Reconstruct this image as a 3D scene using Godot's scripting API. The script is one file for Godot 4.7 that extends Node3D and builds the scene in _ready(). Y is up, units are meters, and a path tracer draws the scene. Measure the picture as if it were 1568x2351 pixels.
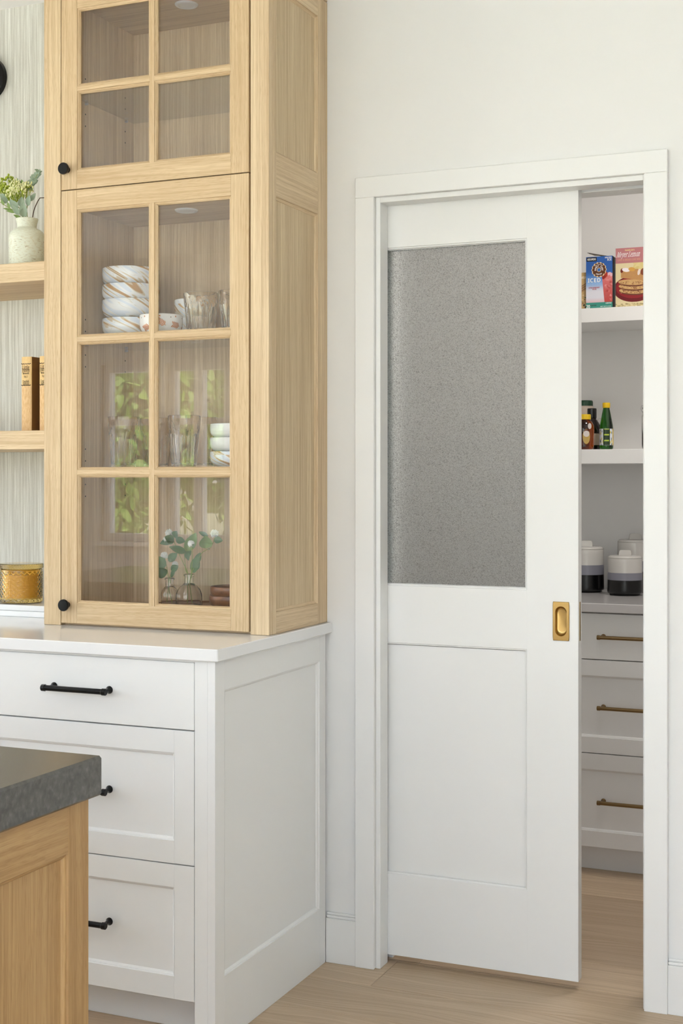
extends Node3D

var M := {}
var used := {}
var rng := RandomNumberGenerator.new()

# ------------------------------------------------------------------ set-up
func _ready() -> void:
	rng.seed = 7
	var cam := Camera3D.new()
	cam.name = "camera"
	cam.projection = Camera3D.PROJECTION_FRUSTUM
	cam.keep_aspect = Camera3D.KEEP_HEIGHT
	cam.near = 0.05
	cam.far = 200.0
	cam.size = 0.05 * 2351.0 / 3145.35
	cam.frustum_offset = Vector2(0, -0.05 * 77.88 / 3145.35)
	cam.position = Vector3(1.50775, 1.311, 3.40549)
	cam.rotation_degrees = Vector3(0, 23.3027, 0)
	add_child(cam)
	cam.current = true

	var sky_mat := ProceduralSkyMaterial.new()
	sky_mat.sky_top_color = Color(0.80, 0.88, 0.98)
	sky_mat.sky_horizon_color = Color(0.97, 0.97, 0.96)
	sky_mat.ground_horizon_color = Color(0.75, 0.76, 0.70)
	sky_mat.ground_bottom_color = Color(0.55, 0.56, 0.48)
	sky_mat.sky_energy_multiplier = 1.0
	sky_mat.sun_angle_max = 1.0
	var sky := Sky.new()
	sky.sky_material = sky_mat
	var env := Environment.new()
	env.background_mode = Environment.BG_SKY
	env.sky = sky
	env.tonemap_mode = Environment.TONE_MAPPER_LINEAR
	env.tonemap_exposure = 5.9
	env.sdfgi_enabled = true
	env.ssao_enabled = true
	env.ssil_enabled = true
	var we := WorldEnvironment.new()
	we.name = "world_environment"
	we.environment = env
	add_child(we)

	# the sun stands behind the house: it lights the garden, not the room
	var sun := DirectionalLight3D.new()
	sun.name = "sun"
	sun.light_energy = 2.1
	sun.light_color = Color(1.0, 0.97, 0.93)
	sun.light_angular_distance = 0.6
	sun.shadow_enabled = true
	sun.rotation_degrees = Vector3(-48, 160, 0)
	add_child(sun)

	make_materials()
	build_shell()
	build_planks()
	build_pocket_door()
	build_garden()
	build_base_cabinet()
	build_countertop()
	build_display_cabinet()
	build_niche()
	build_island()
	build_pantry()
	fill_display_cabinet()
	fill_niche()
	fill_pantry()


# ------------------------------------------------------------------ naming helpers
func numbered(n: String) -> String:
	if not used.has(n):
		used[n] = 0
		return n
	used[n] += 1
	return "%s_%03d" % [n, used[n]]

func tag(o: Node3D, label: String, category: String, group := "") -> void:
	o.set_meta("label", label)
	o.set_meta("category", category)
	if group != "":
		o.set_meta("group", group)

func thing(called: String, label: String, category: String, at := Vector3.ZERO, group := "") -> Node3D:
	var o := Node3D.new()
	o.name = numbered(called)
	o.position = at
	add_child(o, true)
	tag(o, label, category, group)
	return o

func structure(called: String, label := "") -> Node3D:
	var o := Node3D.new()
	o.name = called
	add_child(o, true)
	o.set_meta("kind", "structure")
	if label != "":
		o.set_meta("label", label)
	return o

func mesh_of(st: SurfaceTool, m: Material) -> ArrayMesh:
	var me := st.commit()
	if me.get_surface_count() > 0:
		me.surface_set_material(0, m)
	return me

# a part: world-placed when its thing stands at its base (the offset of the thing is taken away)
func part(called: String, st: SurfaceTool, m: Material, parent: Node3D, world := true) -> MeshInstance3D:
	var o := MeshInstance3D.new()
	o.name = called
	o.mesh = mesh_of(st, m)
	parent.add_child(o, true)
	if world:
		var off := Vector3.ZERO
		var p: Node = parent
		while p != self and p is Node3D:
			off += (p as Node3D).position
			p = p.get_parent()
		o.position = -off
	return o

func solo(called: String, st: SurfaceTool, m: Material, label: String, category: String, group := "") -> MeshInstance3D:
	var o := MeshInstance3D.new()
	o.name = numbered(called)
	o.mesh = mesh_of(st, m)
	add_child(o, true)
	tag(o, label, category, group)
	return o

func again(o: Node3D, at: Vector3, label: String, turn := 0.0) -> Node3D:
	var c: Node3D = o.duplicate()
	c.name = numbered(str(o.name).rstrip("0123456789_") if str(o.name).right(3).is_valid_int() else str(o.name))
	add_child(c, true)
	c.position = at
	c.rotation.y = turn
	c.set_meta("label", label)
	return c

# ------------------------------------------------------------------ mesh helpers
func new_st() -> SurfaceTool:
	var st := SurfaceTool.new()
	st.begin(Mesh.PRIMITIVE_TRIANGLES)
	return st

func tri(st: SurfaceTool, a: Vector3, b: Vector3, c: Vector3, na: Vector3, nb: Vector3, nc: Vector3, ua := Vector2.ZERO, ub := Vector2.ZERO, uc := Vector2.ZERO) -> void:
	var n := na + nb + nc
	var g := (b - a).cross(c - a)
	if g.length_squared() < 1e-20:
		return
	st.set_normal(na); st.set_uv(ua); st.add_vertex(a)
	if g.dot(n) > 0.0:
		st.set_normal(nc); st.set_uv(uc); st.add_vertex(c)
		st.set_normal(nb); st.set_uv(ub); st.add_vertex(b)
	else:
		st.set_normal(nb); st.set_uv(ub); st.add_vertex(b)
		st.set_normal(nc); st.set_uv(uc); st.add_vertex(c)

func quad(st: SurfaceTool, a: Vector3, b: Vector3, c: Vector3, d: Vector3, n: Vector3, ua := Vector2.ZERO, ub := Vector2.ZERO, uc := Vector2.ZERO, ud := Vector2.ZERO) -> void:
	tri(st, a, b, c, n, n, n, ua, ub, uc)
	tri(st, a, c, d, n, n, n, ua, uc, ud)

func grain_uv(p: Vector3, axis: int, g: int, off: Vector2) -> Vector2:
	var o := 0
	for k in 3:
		if k != g and (k != axis or axis == g):
			o = k
			break
	if axis == g:
		for k in 3:
			if k != g and k != o:
				return Vector2(p[o], p[k] * 0.12) + off
	return Vector2(p[o], p[g]) + off

# a chamfered board; g is the axis its grain runs along (uv in metres: u across, v along)
func box(st: SurfaceTool, lo: Vector3, hi: Vector3, g := 1, bev := 0.001) -> void:
	var off := Vector2(rng.randf() * 3.0, rng.randf() * 3.0)
	var sz := hi - lo
	bev = minf(bev, minf(sz.x, minf(sz.y, sz.z)) * 0.45)
	var cs := [Vector3(-1, -1, -1), Vector3(1, -1, -1), Vector3(-1, 1, -1), Vector3(1, 1, -1), Vector3(-1, -1, 1), Vector3(1, -1, 1), Vector3(-1, 1, 1), Vector3(1, 1, 1)]
	var mid := (lo + hi) * 0.5
	var half := sz * 0.5
	var pt := func(s: Vector3, ax: int) -> Vector3:
		var h := half - Vector3(bev, bev, bev)
		h[ax] = half[ax]
		return mid + Vector3(s.x * h.x, s.y * h.y, s.z * h.z)
	for ax in 3:
		var b1: int = (ax + 1) % 3
		var b2: int = (ax + 2) % 3
		for sg in [-1.0, 1.0]:
			var q := []
			for c in [[-1.0, -1.0], [1.0, -1.0], [1.0, 1.0], [-1.0, 1.0]]:
				var s := Vector3.ZERO
				s[ax] = sg; s[b1] = c[0]; s[b2] = c[1]
				q.append(pt.call(s, ax))
			var n := Vector3.ZERO
			n[ax] = sg
			quad(st, q[0], q[1], q[2], q[3], n, grain_uv(q[0], ax, g, off), grain_uv(q[1], ax, g, off), grain_uv(q[2], ax, g, off), grain_uv(q[3], ax, g, off))
		# edges along ax, between faces b1 and b2
		for s1 in [-1.0, 1.0]:
			for s2 in [-1.0, 1.0]:
				var sa := Vector3.ZERO
				sa[ax] = -1.0; sa[b1] = s1; sa[b2] = s2
				var sb := sa
				sb[ax] = 1.0
				var n := Vector3.ZERO
				n[b1] = s1; n[b2] = s2
				n = n.normalized()
				var e := [pt.call(sa, b1), pt.call(sb, b1), pt.call(sb, b2), pt.call(sa, b2)]
				quad(st, e[0], e[1], e[2], e[3], n, grain_uv(e[0], b1, g, off), grain_uv(e[1], b1, g, off), grain_uv(e[2], b1, g, off), grain_uv(e[3], b1, g, off))
	for s in cs:
		var n: Vector3 = s.normalized()
		tri(st, pt.call(s, 0), pt.call(s, 1), pt.call(s, 2), n, n, n)

# a mitred moulding round a rectangle: prof = (inset, height) points; u0..v1 on the plane O + U*u + V*v, raised along N
func ring(st: SurfaceTool, O: Vector3, U: Vector3, V: Vector3, N: Vector3, u0: float, v0: float, u1: float, v1: float, prof: Array) -> void:
	var off := Vector2(rng.randf() * 3.0, rng.randf() * 3.0)
	for k in prof.size() - 1:
		var p: Vector2 = prof[k]
		var q: Vector2 = prof[k + 1]
		var t := (q - p).normalized()
		var cp := [O + U * (u0 + p.x) + V * (v0 + p.x) + N * p.y, O + U * (u1 - p.x) + V * (v0 + p.x) + N * p.y, O + U * (u1 - p.x) + V * (v1 - p.x) + N * p.y, O + U * (u0 + p.x) + V * (v1 - p.x) + N * p.y]
		var cq := [O + U * (u0 + q.x) + V * (v0 + q.x) + N * q.y, O + U * (u1 - q.x) + V * (v0 + q.x) + N * q.y, O + U * (u1 - q.x) + V * (v1 - q.x) + N * q.y, O + U * (u0 + q.x) + V * (v1 - q.x) + N * q.y]
		var inw := [V, -U, -V, U]
		for s in 4:
			var n: Vector3 = inw[s] * (-t.y) + N * t.x
			var a: Vector3 = cp[s]
			var b: Vector3 = cp[(s + 1) % 4]
			var along: Vector3 = U if s % 2 == 0 else V
			quad(st, a, b, cq[(s + 1) % 4], cq[s], n, Vector2(p.x, a.dot(along)) + off, Vector2(p.x, b.dot(along)) + off, Vector2(q.x, cq[(s + 1) % 4].dot(along)) + off, Vector2(q.x, cq[s].dot(along)) + off)

# a smooth sheet through rows of points (a row given twice makes a crease); closed = rows run round
func skin(st: SurfaceTool, rows: Array, closed := true, uvs := Vector2(1, 1)) -> void:
	var R := rows.size()
	var C: int = rows[0].size()
	var nrm := []
	for i in R:
		var row := PackedVector3Array()
		row.resize(C)
		nrm.append(row)
	for i in R:
		var a := i
		var b := i
		if i > 0 and not _same(rows[i - 1], rows[i]):
			a = i - 1
		if i < R - 1 and not _same(rows[i + 1], rows[i]):
			b = i + 1
		for j in C:
			var j0 := (j - 1 + C) % C if closed else maxi(j - 1, 0)
			var j1 := (j + 1) % C if closed else mini(j + 1, C - 1)
			var dp: Vector3 = rows[b][j] - rows[a][j]
			var dt: Vector3 = rows[i][j1] - rows[i][j0]
			if dt.length_squared() < 1e-14:
				var k: int = b if b != i else a
				dt = rows[k][j1] - rows[k][j0]
			nrm[i][j] = dp.cross(dt).normalized()
	var pole := func(i: int) -> bool: return closed and rows[i][0].distance_squared_to(rows[i][C / 2]) < 1e-14
	for i in R:
		if pole.call(i):
			var s := Vector3.ZERO
			for j in C:
				s += nrm[i][j]
			for j in C:
				nrm[i][j] = s.normalized()
	var n_j := C if closed else C - 1
	# v runs with the row number, or (uvs.y < 0) with the height as a share of -uvs.y
	var vs := PackedFloat32Array()
	for i in R:
		vs.append(1.0 - (rows[i][0].y - rows[0][0].y) / -uvs.y if uvs.y < 0.0 and uvs.y > -0.5 else float(i) / (R - 1) * uvs.y)
	for i in R - 1:
		if _same(rows[i], rows[i + 1]):
			continue
		for j in n_j:
			var k := (j + 1) % C
			var u0 := float(j) / n_j * uvs.x
			var u1 := float(j + 1) / n_j * uvs.x
			var v0 := vs[i]
			var v1 := vs[i + 1]
			tri(st, rows[i][j], rows[i][k], rows[i + 1][k], nrm[i][j], nrm[i][k], nrm[i + 1][k], Vector2(u0, v0), Vector2(u1, v0), Vector2(u1, v1))
			tri(st, rows[i][j], rows[i + 1][k], rows[i + 1][j], nrm[i][j], nrm[i + 1][k], nrm[i + 1][j], Vector2(u0, v0), Vector2(u1, v1), Vector2(u0, v1))

func _same(a: PackedVector3Array, b: PackedVector3Array) -> bool:
	return a[0].distance_squared_to(b[0]) < 1e-14 and a[a.size() / 3].distance_squared_to(b[b.size() / 3]) < 1e-14

# turned shape; prof = (radius, height); shape.call(angle, row, radius) may bend the radius
func lathe(st: SurfaceTool, prof: Array, seg := 40, c := Vector3.ZERO, shape = null, uvs := Vector2(1, 1)) -> void:
	var rows := []
	for i in prof.size():
		var row := PackedVector3Array()
		for j in seg:
			var th := TAU * j / seg
			var r: float = prof[i].x
			if shape != null:
				r = shape.call(th, i, r)
			row.append(c + Vector3(cos(th) * r, prof[i].y, sin(th) * r))
		rows.append(row)
	skin(st, rows, true, uvs)

func tube(st: SurfaceTool, pts: Array, radii: Array, seg := 10, caps := true) -> void:
	var rows := []
	var up := Vector3(0.13, 0.31, 0.94).normalized()
	var last := Vector3.ZERO
	for i in pts.size():
		var t: Vector3 = (pts[mini(i + 1, pts.size() - 1)] - pts[maxi(i - 1, 0)]).normalized()
		if t.length_squared() < 0.5:
			t = last
		last = t
		if i == 0 and absf(t.dot(up)) > 0.9:
			up = Vector3.RIGHT
		var x := (up - t * up.dot(t)).normalized()
		up = x
		var y := t.cross(x)
		var row := PackedVector3Array()
		for j in seg:
			var th := -TAU * j / seg
			row.append(pts[i] + (x * cos(th) + y * sin(th)) * radii[i])
		rows.append(row)
	if caps:
		var c0 := PackedVector3Array()
		var c1 := PackedVector3Array()
		for j in seg:
			c0.append(pts[0]); c1.append(pts[-1])
		rows = [c0, rows[0]] + rows + [rows[-1], c1]
	skin(st, rows, true)

# cylinder-like turned rod along an axis: prof = (radius, distance)
func rod(st: SurfaceTool, from: Vector3, axis: Vector3, prof: Array, seg := 20) -> void:
	var x := axis.cross(Vector3(0.3, 0.9, 0.2)).normalized()
	var y := axis.cross(x)
	var rows := []
	for p in prof:
		var row := PackedVector3Array()
		for j in seg:
			var th := -TAU * j / seg
			row.append(from + axis * p.y + (x * cos(th) + y * sin(th)) * p.x)
		rows.append(row)
	skin(st, rows, true)

# a leaf blade: from base to tip, broad across `side`, cupped and bent
func leaf(st: SurfaceTool, base: Vector3, tip: Vector3, width: float, facing: Vector3, bend := 0.15, blunt := 0.5) -> void:
	var ax := tip - base
	var L := ax.length()
	ax = ax / L
	var side := ax.cross(facing).normalized()
	var nn := side.cross(ax).normalized()
	var rows := []
	var n := 8
	for i in n + 1:
		var t := float(i) / n
		var w := width * 0.5 * pow(sin(PI * pow(t, blunt + 0.25)), 0.8)
		if i == 0 or i == n:
			w = 0.0006
		var c := base + ax * L * t + nn * (bend * L * sin(PI * t * 0.5) * t)
		var row := PackedVector3Array()
		for k in [-1.0, -0.5, 0.0, 0.5, 1.0]:
			row.append(c + side * w * k + nn * w * 0.35 * absf(k))
		rows.append(row)
	skin(st, rows, false)

func blob(st: SurfaceTool, c: Vector3, r: float, seg := 8, rings := 5, squash := 1.0) -> void:
	var prof := []
	for i in rings + 1:
		var a := PI * i / rings - PI / 2
		prof.append(Vector2(cos(a) * r if i > 0 and i < rings else 0.0, sin(a) * r * squash))
	lathe(st, prof, seg, c)

# lettering: flat print as thin solid letters, fitted to a width when one is given
func lettering(text: String, font: Font, height: float, at: Vector3, U: Vector3, N: Vector3, m: Material, parent: Node3D, fit := 0.0, slant := 0.0, depth := 0.0002) -> void:
	var tm := TextMesh.new()
	tm.text = text
	tm.font = font
	tm.font_size = 32
	tm.pixel_size = height / 24.0
	tm.depth = depth
	tm.curve_step = 1.5
	tm.line_spacing = -6.0
	tm.horizontal_alignment = HORIZONTAL_ALIGNMENT_CENTER
	tm.material = m
	var o := MeshInstance3D.new()
	o.name = "lettering"
	o.mesh = tm
	parent.add_child(o, true)
	var V := N.cross(U)
	var sx := 1.0
	if fit > 0.0:
		sx = fit / maxf(tm.get_aabb().size.x, 1e-4)
	o.transform = Transform3D(Basis(U * sx, V + U * slant, N), at)


# ------------------------------------------------------------------ textures
func make_tex(w: int, h: int, f) -> ImageTexture:
	var data := PackedByteArray()
	data.resize(w * h * 3)
	var k := 0
	for y in h:
		for x in w:
			var c: Color = f.call(x, y)
			data[k] = int(clampf(c.r, 0, 1) * 255.0)
			data[k + 1] = int(clampf(c.g, 0, 1) * 255.0)
			data[k + 2] = int(clampf(c.b, 0, 1) * 255.0)
			k += 3
	return ImageTexture.create_from_image(Image.create_from_data(w, h, false, Image.FORMAT_RGB8, data))

func noise(sd: int, freq := 1.0, oct := 1) -> FastNoiseLite:
	var n := FastNoiseLite.new()
	n.seed = sd
	n.noise_type = FastNoiseLite.TYPE_SIMPLEX_SMOOTH
	n.frequency = freq
	n.fractal_type = FastNoiseLite.FRACTAL_FBM if oct > 1 else FastNoiseLite.FRACTAL_NONE
	n.fractal_octaves = oct
	return n

# oak: u across the grain (0.5 m), v along it (2 m); straight rift lines, slow waves, short dark pores
func oak_tex(sd: int, light: Color, dark: Color, wave: float, pore: float) -> ImageTexture:
	var a := noise(sd)
	var b := noise(sd + 1)
	var w := 512
	var h := 512
	var blend := func(x: float, y: float) -> float:
		var warp := a.get_noise_2d(x * 0.012, y * 0.012) * wave
		var s := b.get_noise_2d((x + warp) * 0.42, y * 0.008) * 0.34
		s += b.get_noise_2d((x + warp) * 0.11 + 300.0, y * 0.006) * 0.30
		s += a.get_noise_2d(x * 0.02 + 90.0, y * 0.004) * 0.22
		s += maxf(0.0, a.get_noise_2d((x + warp) * 1.1, y * 0.05) - 0.22) * -pore
		return s
	return make_tex(w, h, func(x, y):
		var s: float = blend.call(float(x), float(y))
		if y > h - 48:
			s = lerpf(s, blend.call(float(x), float(y - h)), (y - (h - 48)) / 48.0)
		if x > w - 32:
			s = lerpf(s, blend.call(float(x - w), float(y)), (x - (w - 32)) / 32.0)
		return dark.lerp(light, clampf(0.62 + s, 0.0, 1.15)))

func std(c: Color, rough: float, metal := 0.0) -> StandardMaterial3D:
	var m := StandardMaterial3D.new()
	m.albedo_color = c
	m.roughness = rough
	m.metallic = metal
	return m

func oak_mat(t: Texture2D, tint: Color, rough := 0.5) -> StandardMaterial3D:
	var m := std(tint, rough)
	m.albedo_texture = t
	m.uv1_scale = Vector3(2.0, 0.5, 1)
	return m

func solid_glass(c: Color, rough := 0.0, ior := 0.05) -> StandardMaterial3D:
	var m := std(c, rough)
	m.albedo_color.a = 0.0
	m.transparency = BaseMaterial3D.TRANSPARENCY_ALPHA
	m.refraction_enabled = true
	m.refraction_scale = ior
	return m

func fill_ellipse(img: Image, cx: float, cy: float, rx: float, ry: float, ang: float, c: Color) -> void:
	var r := int(ceil(maxf(rx, ry))) + 1
	var ca := cos(ang)
	var sa := sin(ang)
	for y in range(maxi(0, int(cy) - r), mini(img.get_height(), int(cy) + r + 1)):
		for x in range(maxi(0, int(cx) - r), mini(img.get_width(), int(cx) + r + 1)):
			var dx := x - cx
			var dy := y - cy
			var p := (dx * ca + dy * sa) / rx
			var q := (-dx * sa + dy * ca) / ry
			if p * p + q * q <= 1.0:
				img.set_pixel(x, y, c)

func make_materials() -> void:
	M.wall = std(Color(0.915, 0.911, 0.903), 0.85)
	M.ceiling = std(Color(0.93, 0.93, 0.92), 0.9)
	M.trim = std(Color(0.920, 0.918, 0.910), 0.38)
	M.cab = std(Color(0.925, 0.924, 0.918), 0.36)
	M.dark_gap = std(Color(0.08, 0.07, 0.06), 0.9)
	var oak_a := oak_tex(11, Color(0.885, 0.797, 0.662), Color(0.765, 0.652, 0.505), 4.0, 0.9)
	var oak_b := oak_tex(31, Color(0.880, 0.800, 0.665), Color(0.745, 0.640, 0.500), 2.0, 0.6)
	M.oak1 = oak_mat(oak_a, Color(0.965, 0.95, 0.92))
	M.oak2 = oak_mat(oak_a, Color(0.975, 0.97, 0.95))
	M.oak3 = oak_mat(oak_b, Color(1.0, 0.99, 0.98))
	M.oak_panel = oak_mat(oak_b, Color(0.98, 0.98, 0.97))
	M.oak_in = oak_mat(oak_b, Color(0.99, 0.98, 0.97))
	M.oak_island = oak_mat(oak_a, Color(0.83, 0.755, 0.63))
	var fl := oak_tex(51, Color(0.850, 0.765, 0.655), Color(0.735, 0.635, 0.515), 14.0, 0.4)
	M.floor = []
	for t in [Color(1, 1, 1), Color(0.95, 0.94, 0.93), Color(1.0, 0.97, 0.94), Color(0.92, 0.91, 0.90)]:
		var f := oak_mat(fl, t, 0.42)
		f.uv1_scale = Vector3(1.6, 0.4, 1)
		M.floor.append(f)
	# striped grasscloth
	var wa := noise(71)
	var wb := noise(72)
	M.wallpaper = std(Color(1, 1, 1), 0.8)
	var stripe := func(x: float, y: float) -> float:
		var q := wa.get_noise_2d(x * 0.45, y * 0.010) * 0.30 + wa.get_noise_2d(x * 0.09 + 50.0, y * 0.004) * 0.34 + wb.get_noise_2d(x * 1.2, y * 0.035) * 0.16
		q += wb.get_noise_2d(x * 0.15, y * 1.1) * 0.05
		return q - maxf(0.0, wb.get_noise_2d(x * 0.5 + 7.0, y * 0.012 + 40.0) - 0.42) * 1.1
	M.wallpaper.albedo_texture = make_tex(512, 512, func(x, y):
		var s: float = stripe.call(float(x), float(y))
		if y > 432:
			s = lerpf(s, stripe.call(float(x), float(y - 512)), (y - 432) / 80.0)
		return Color(0.69, 0.68, 0.64).lerp(Color(0.87, 0.87, 0.84), clampf(0.55 + s, 0, 1)))
	M.wallpaper.uv1_scale = Vector3(1.9, 0.8, 1)
	M.quartz = std(Color(0.925, 0.925, 0.925), 0.12)
	var sa := noise(81, 1.0, 3)
	var sb := noise(82)
	M.stone = std(Color(1, 1, 1), 0.24)
	M.stone.albedo_texture = make_tex(384, 384, func(x, y):
		var s := sa.get_noise_2d(x * 0.045, y * 0.045) * 0.6 + maxf(0.0, sb.get_noise_2d(x * 0.10, y * 0.07) - 0.25) * 0.7 + sb.get_noise_2d(x * 0.5, y * 0.5) * 0.12
		return Color(0.270, 0.262, 0.245).lerp(Color(0.46, 0.455, 0.43), clampf(0.30 + s * 0.55, 0, 1)))
	M.stone.uv1_triplanar = true
	M.stone.uv1_scale = Vector3(3.2, 3.2, 3.2)
	M.black = std(Color(0.055, 0.055, 0.06), 0.33, 0.5)
	M.brass = std(Color(0.74, 0.61, 0.38), 0.27, 1.0)
	M.bronze = std(Color(0.54, 0.45, 0.32), 0.30, 1.0)
	M.steel = std(Color(0.75, 0.75, 0.76), 0.3, 1.0)
	M.pane = std(Color(1, 1, 1, 0.01), 0.0)
	M.pane.transparency = BaseMaterial3D.TRANSPARENCY_ALPHA
	M.glass = solid_glass(Color(1.0, 1.0, 1.0))
	M.shelf_glass = std(Color(0.62, 0.68, 0.64, 0.10), 0.02)
	M.shelf_glass.transparency = BaseMaterial3D.TRANSPARENCY_ALPHA
	M.shelf_edge = std(Color(0.40, 0.52, 0.47), 0.2)
	M.tumbler = solid_glass(Color(1.0, 0.975, 0.93), 0.0, 0.036)
	M.amber = solid_glass(Color(0.98, 0.85, 0.53))
	# rain glass of the pocket door: a fine pebble on solid rough glass
	var ga := noise(91)
	var gimg := Image.create(512, 512, false, Image.FORMAT_L8)
	for y in 512:
		for x in 512:
			var v := ga.get_noise_2d(x * 0.42, y * 0.42) * 0.7 + ga.get_noise_2d(x * 0.2 + 400.0, y * 0.2) * 0.3
			gimg.set_pixel(x, y, Color(0.5 + v * 0.5, 0, 0))
	gimg.bump_map_to_normal_map(10.0)
	M.obscure = solid_glass(Color(0.985, 1.0, 1.0), 0.11)
	M.obscure.normal_enabled = true
	M.obscure.normal_texture = ImageTexture.create_from_image(gimg)
	M.obscure.normal_scale = 0.30
	M.obscure.uv1_scale = Vector3(2.6, 2.6, 1)
	M.ceramic = std(Color(0.90, 0.90, 0.89), 0.10)
	M.white_glaze = std(Color(0.80, 0.79, 0.77), 0.22)
	M.leaf = std(Color(0.34, 0.46, 0.30), 0.4)
	M.leaf.backlight_enabled = true
	M.leaf.backlight = Color(0.25, 0.35, 0.15)
	M.leaf2 = std(Color(0.50, 0.60, 0.36), 0.45)
	M.leaf2.backlight_enabled = true
	M.leaf2.backlight = Color(0.3, 0.4, 0.15)
	M.euc = std(Color(0.60, 0.67, 0.58), 0.6)
	M.stem = std(Color(0.55, 0.60, 0.30), 0.5)
	M.twig = std(Color(0.27, 0.19, 0.13), 0.7)
	M.petal = std(Color(0.93, 0.93, 0.90), 0.7)
	M.bud = std(Color(0.90, 0.90, 0.68), 0.5)
	M.lime = std(Color(0.62, 0.68, 0.20), 0.55)
	M.paving = std(Color(0.85, 0.85, 0.84), 0.9)
	M.grass = std(Color(0.52, 0.52, 0.42), 0.9)
	M.foliage = std(Color(0.40, 0.52, 0.22), 0.6)
	M.foliage.backlight_enabled = true
	M.foliage.backlight = Color(0.35, 0.45, 0.12)
	M.bark = std(Color(0.35, 0.28, 0.22), 0.9)
	M.ink = std(Color(0.20, 0.13, 0.08), 0.7)
	M.print_white = std(Color(0.94, 0.94, 0.94), 0.5)
	M.print_red = std(Color(0.70, 0.18, 0.20), 0.5)
	M.print_blue = std(Color(0.60, 0.76, 0.93), 0.5)
	M.print_cream = std(Color(0.93, 0.86, 0.62), 0.5)
	M.black_glaze = std(Color(0.035, 0.035, 0.038), 0.28)
	M.print_black = std(Color(0.05, 0.05, 0.05), 0.5)
	# swirled glaze of the marbled bowls
	var ma := noise(101)
	var mb := noise(102)
	M.swirl_tex = make_tex(512, 512, func(x, y):
		var th: float = TAU * x / 512.0 + y * 0.012
		var p := Vector3(cos(th) * 1.1, y * 0.0042 + sin(th) * 0.25, sin(th) * 1.1)
		var q := p + Vector3(ma.get_noise_3dv(p * 0.9) * 1.1, ma.get_noise_3dv(p * 0.9 + Vector3(9, 0, 0)) * 0.5, ma.get_noise_3dv(p * 0.9 + Vector3(0, 9, 0)) * 1.1)
		var s := mb.get_noise_3dv(q * Vector3(1.5, 0.8, 1.5))
		var c := Color(0.945, 0.95, 0.955)
		if s > 0.16:
			c = c.lerp(Color(0.84, 0.78, 0.68), smoothstep(0.16, 0.26, s))
		if s > 0.44:
			c = c.lerp(Color(0.74, 0.58, 0.39), smoothstep(0.44, 0.52, s))
		if s < -0.30:
			c = c.lerp(Color(0.87, 0.90, 0.94), smoothstep(-0.30, -0.50, s))
		if absf(s - 0.02) < 0.015:
			c = c.lerp(Color(0.86, 0.82, 0.75), 0.6)
		return c)
	M.swirl = []
	for k in 6:
		var s := std(Color(1, 1, 1), 0.08)
		s.albedo_texture = M.swirl_tex
		s.uv1_scale = Vector3(1, 0.20, 1)
		s.uv1_offset = Vector3(0.17 * k, 0.19 * k, 0)
		M.swirl.append(s)


# ------------------------------------------------------------------ the room
const X0 := -3.9
const X1 := 3.2
const ZB := 4.9
const CEIL := 2.73

func wall_boxes(called: String, boxes: Array, m: Material, label := "") -> MeshInstance3D:
	var st := new_st()
	for b in boxes:
		box(st, b[0], b[1], 1, 0.0)
	var o := MeshInstance3D.new()
	o.name = called
	o.mesh = mesh_of(st, m)
	add_child(o, true)
	o.set_meta("kind", "structure")
	if label != "":
		o.set_meta("label", label)
	return o

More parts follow.
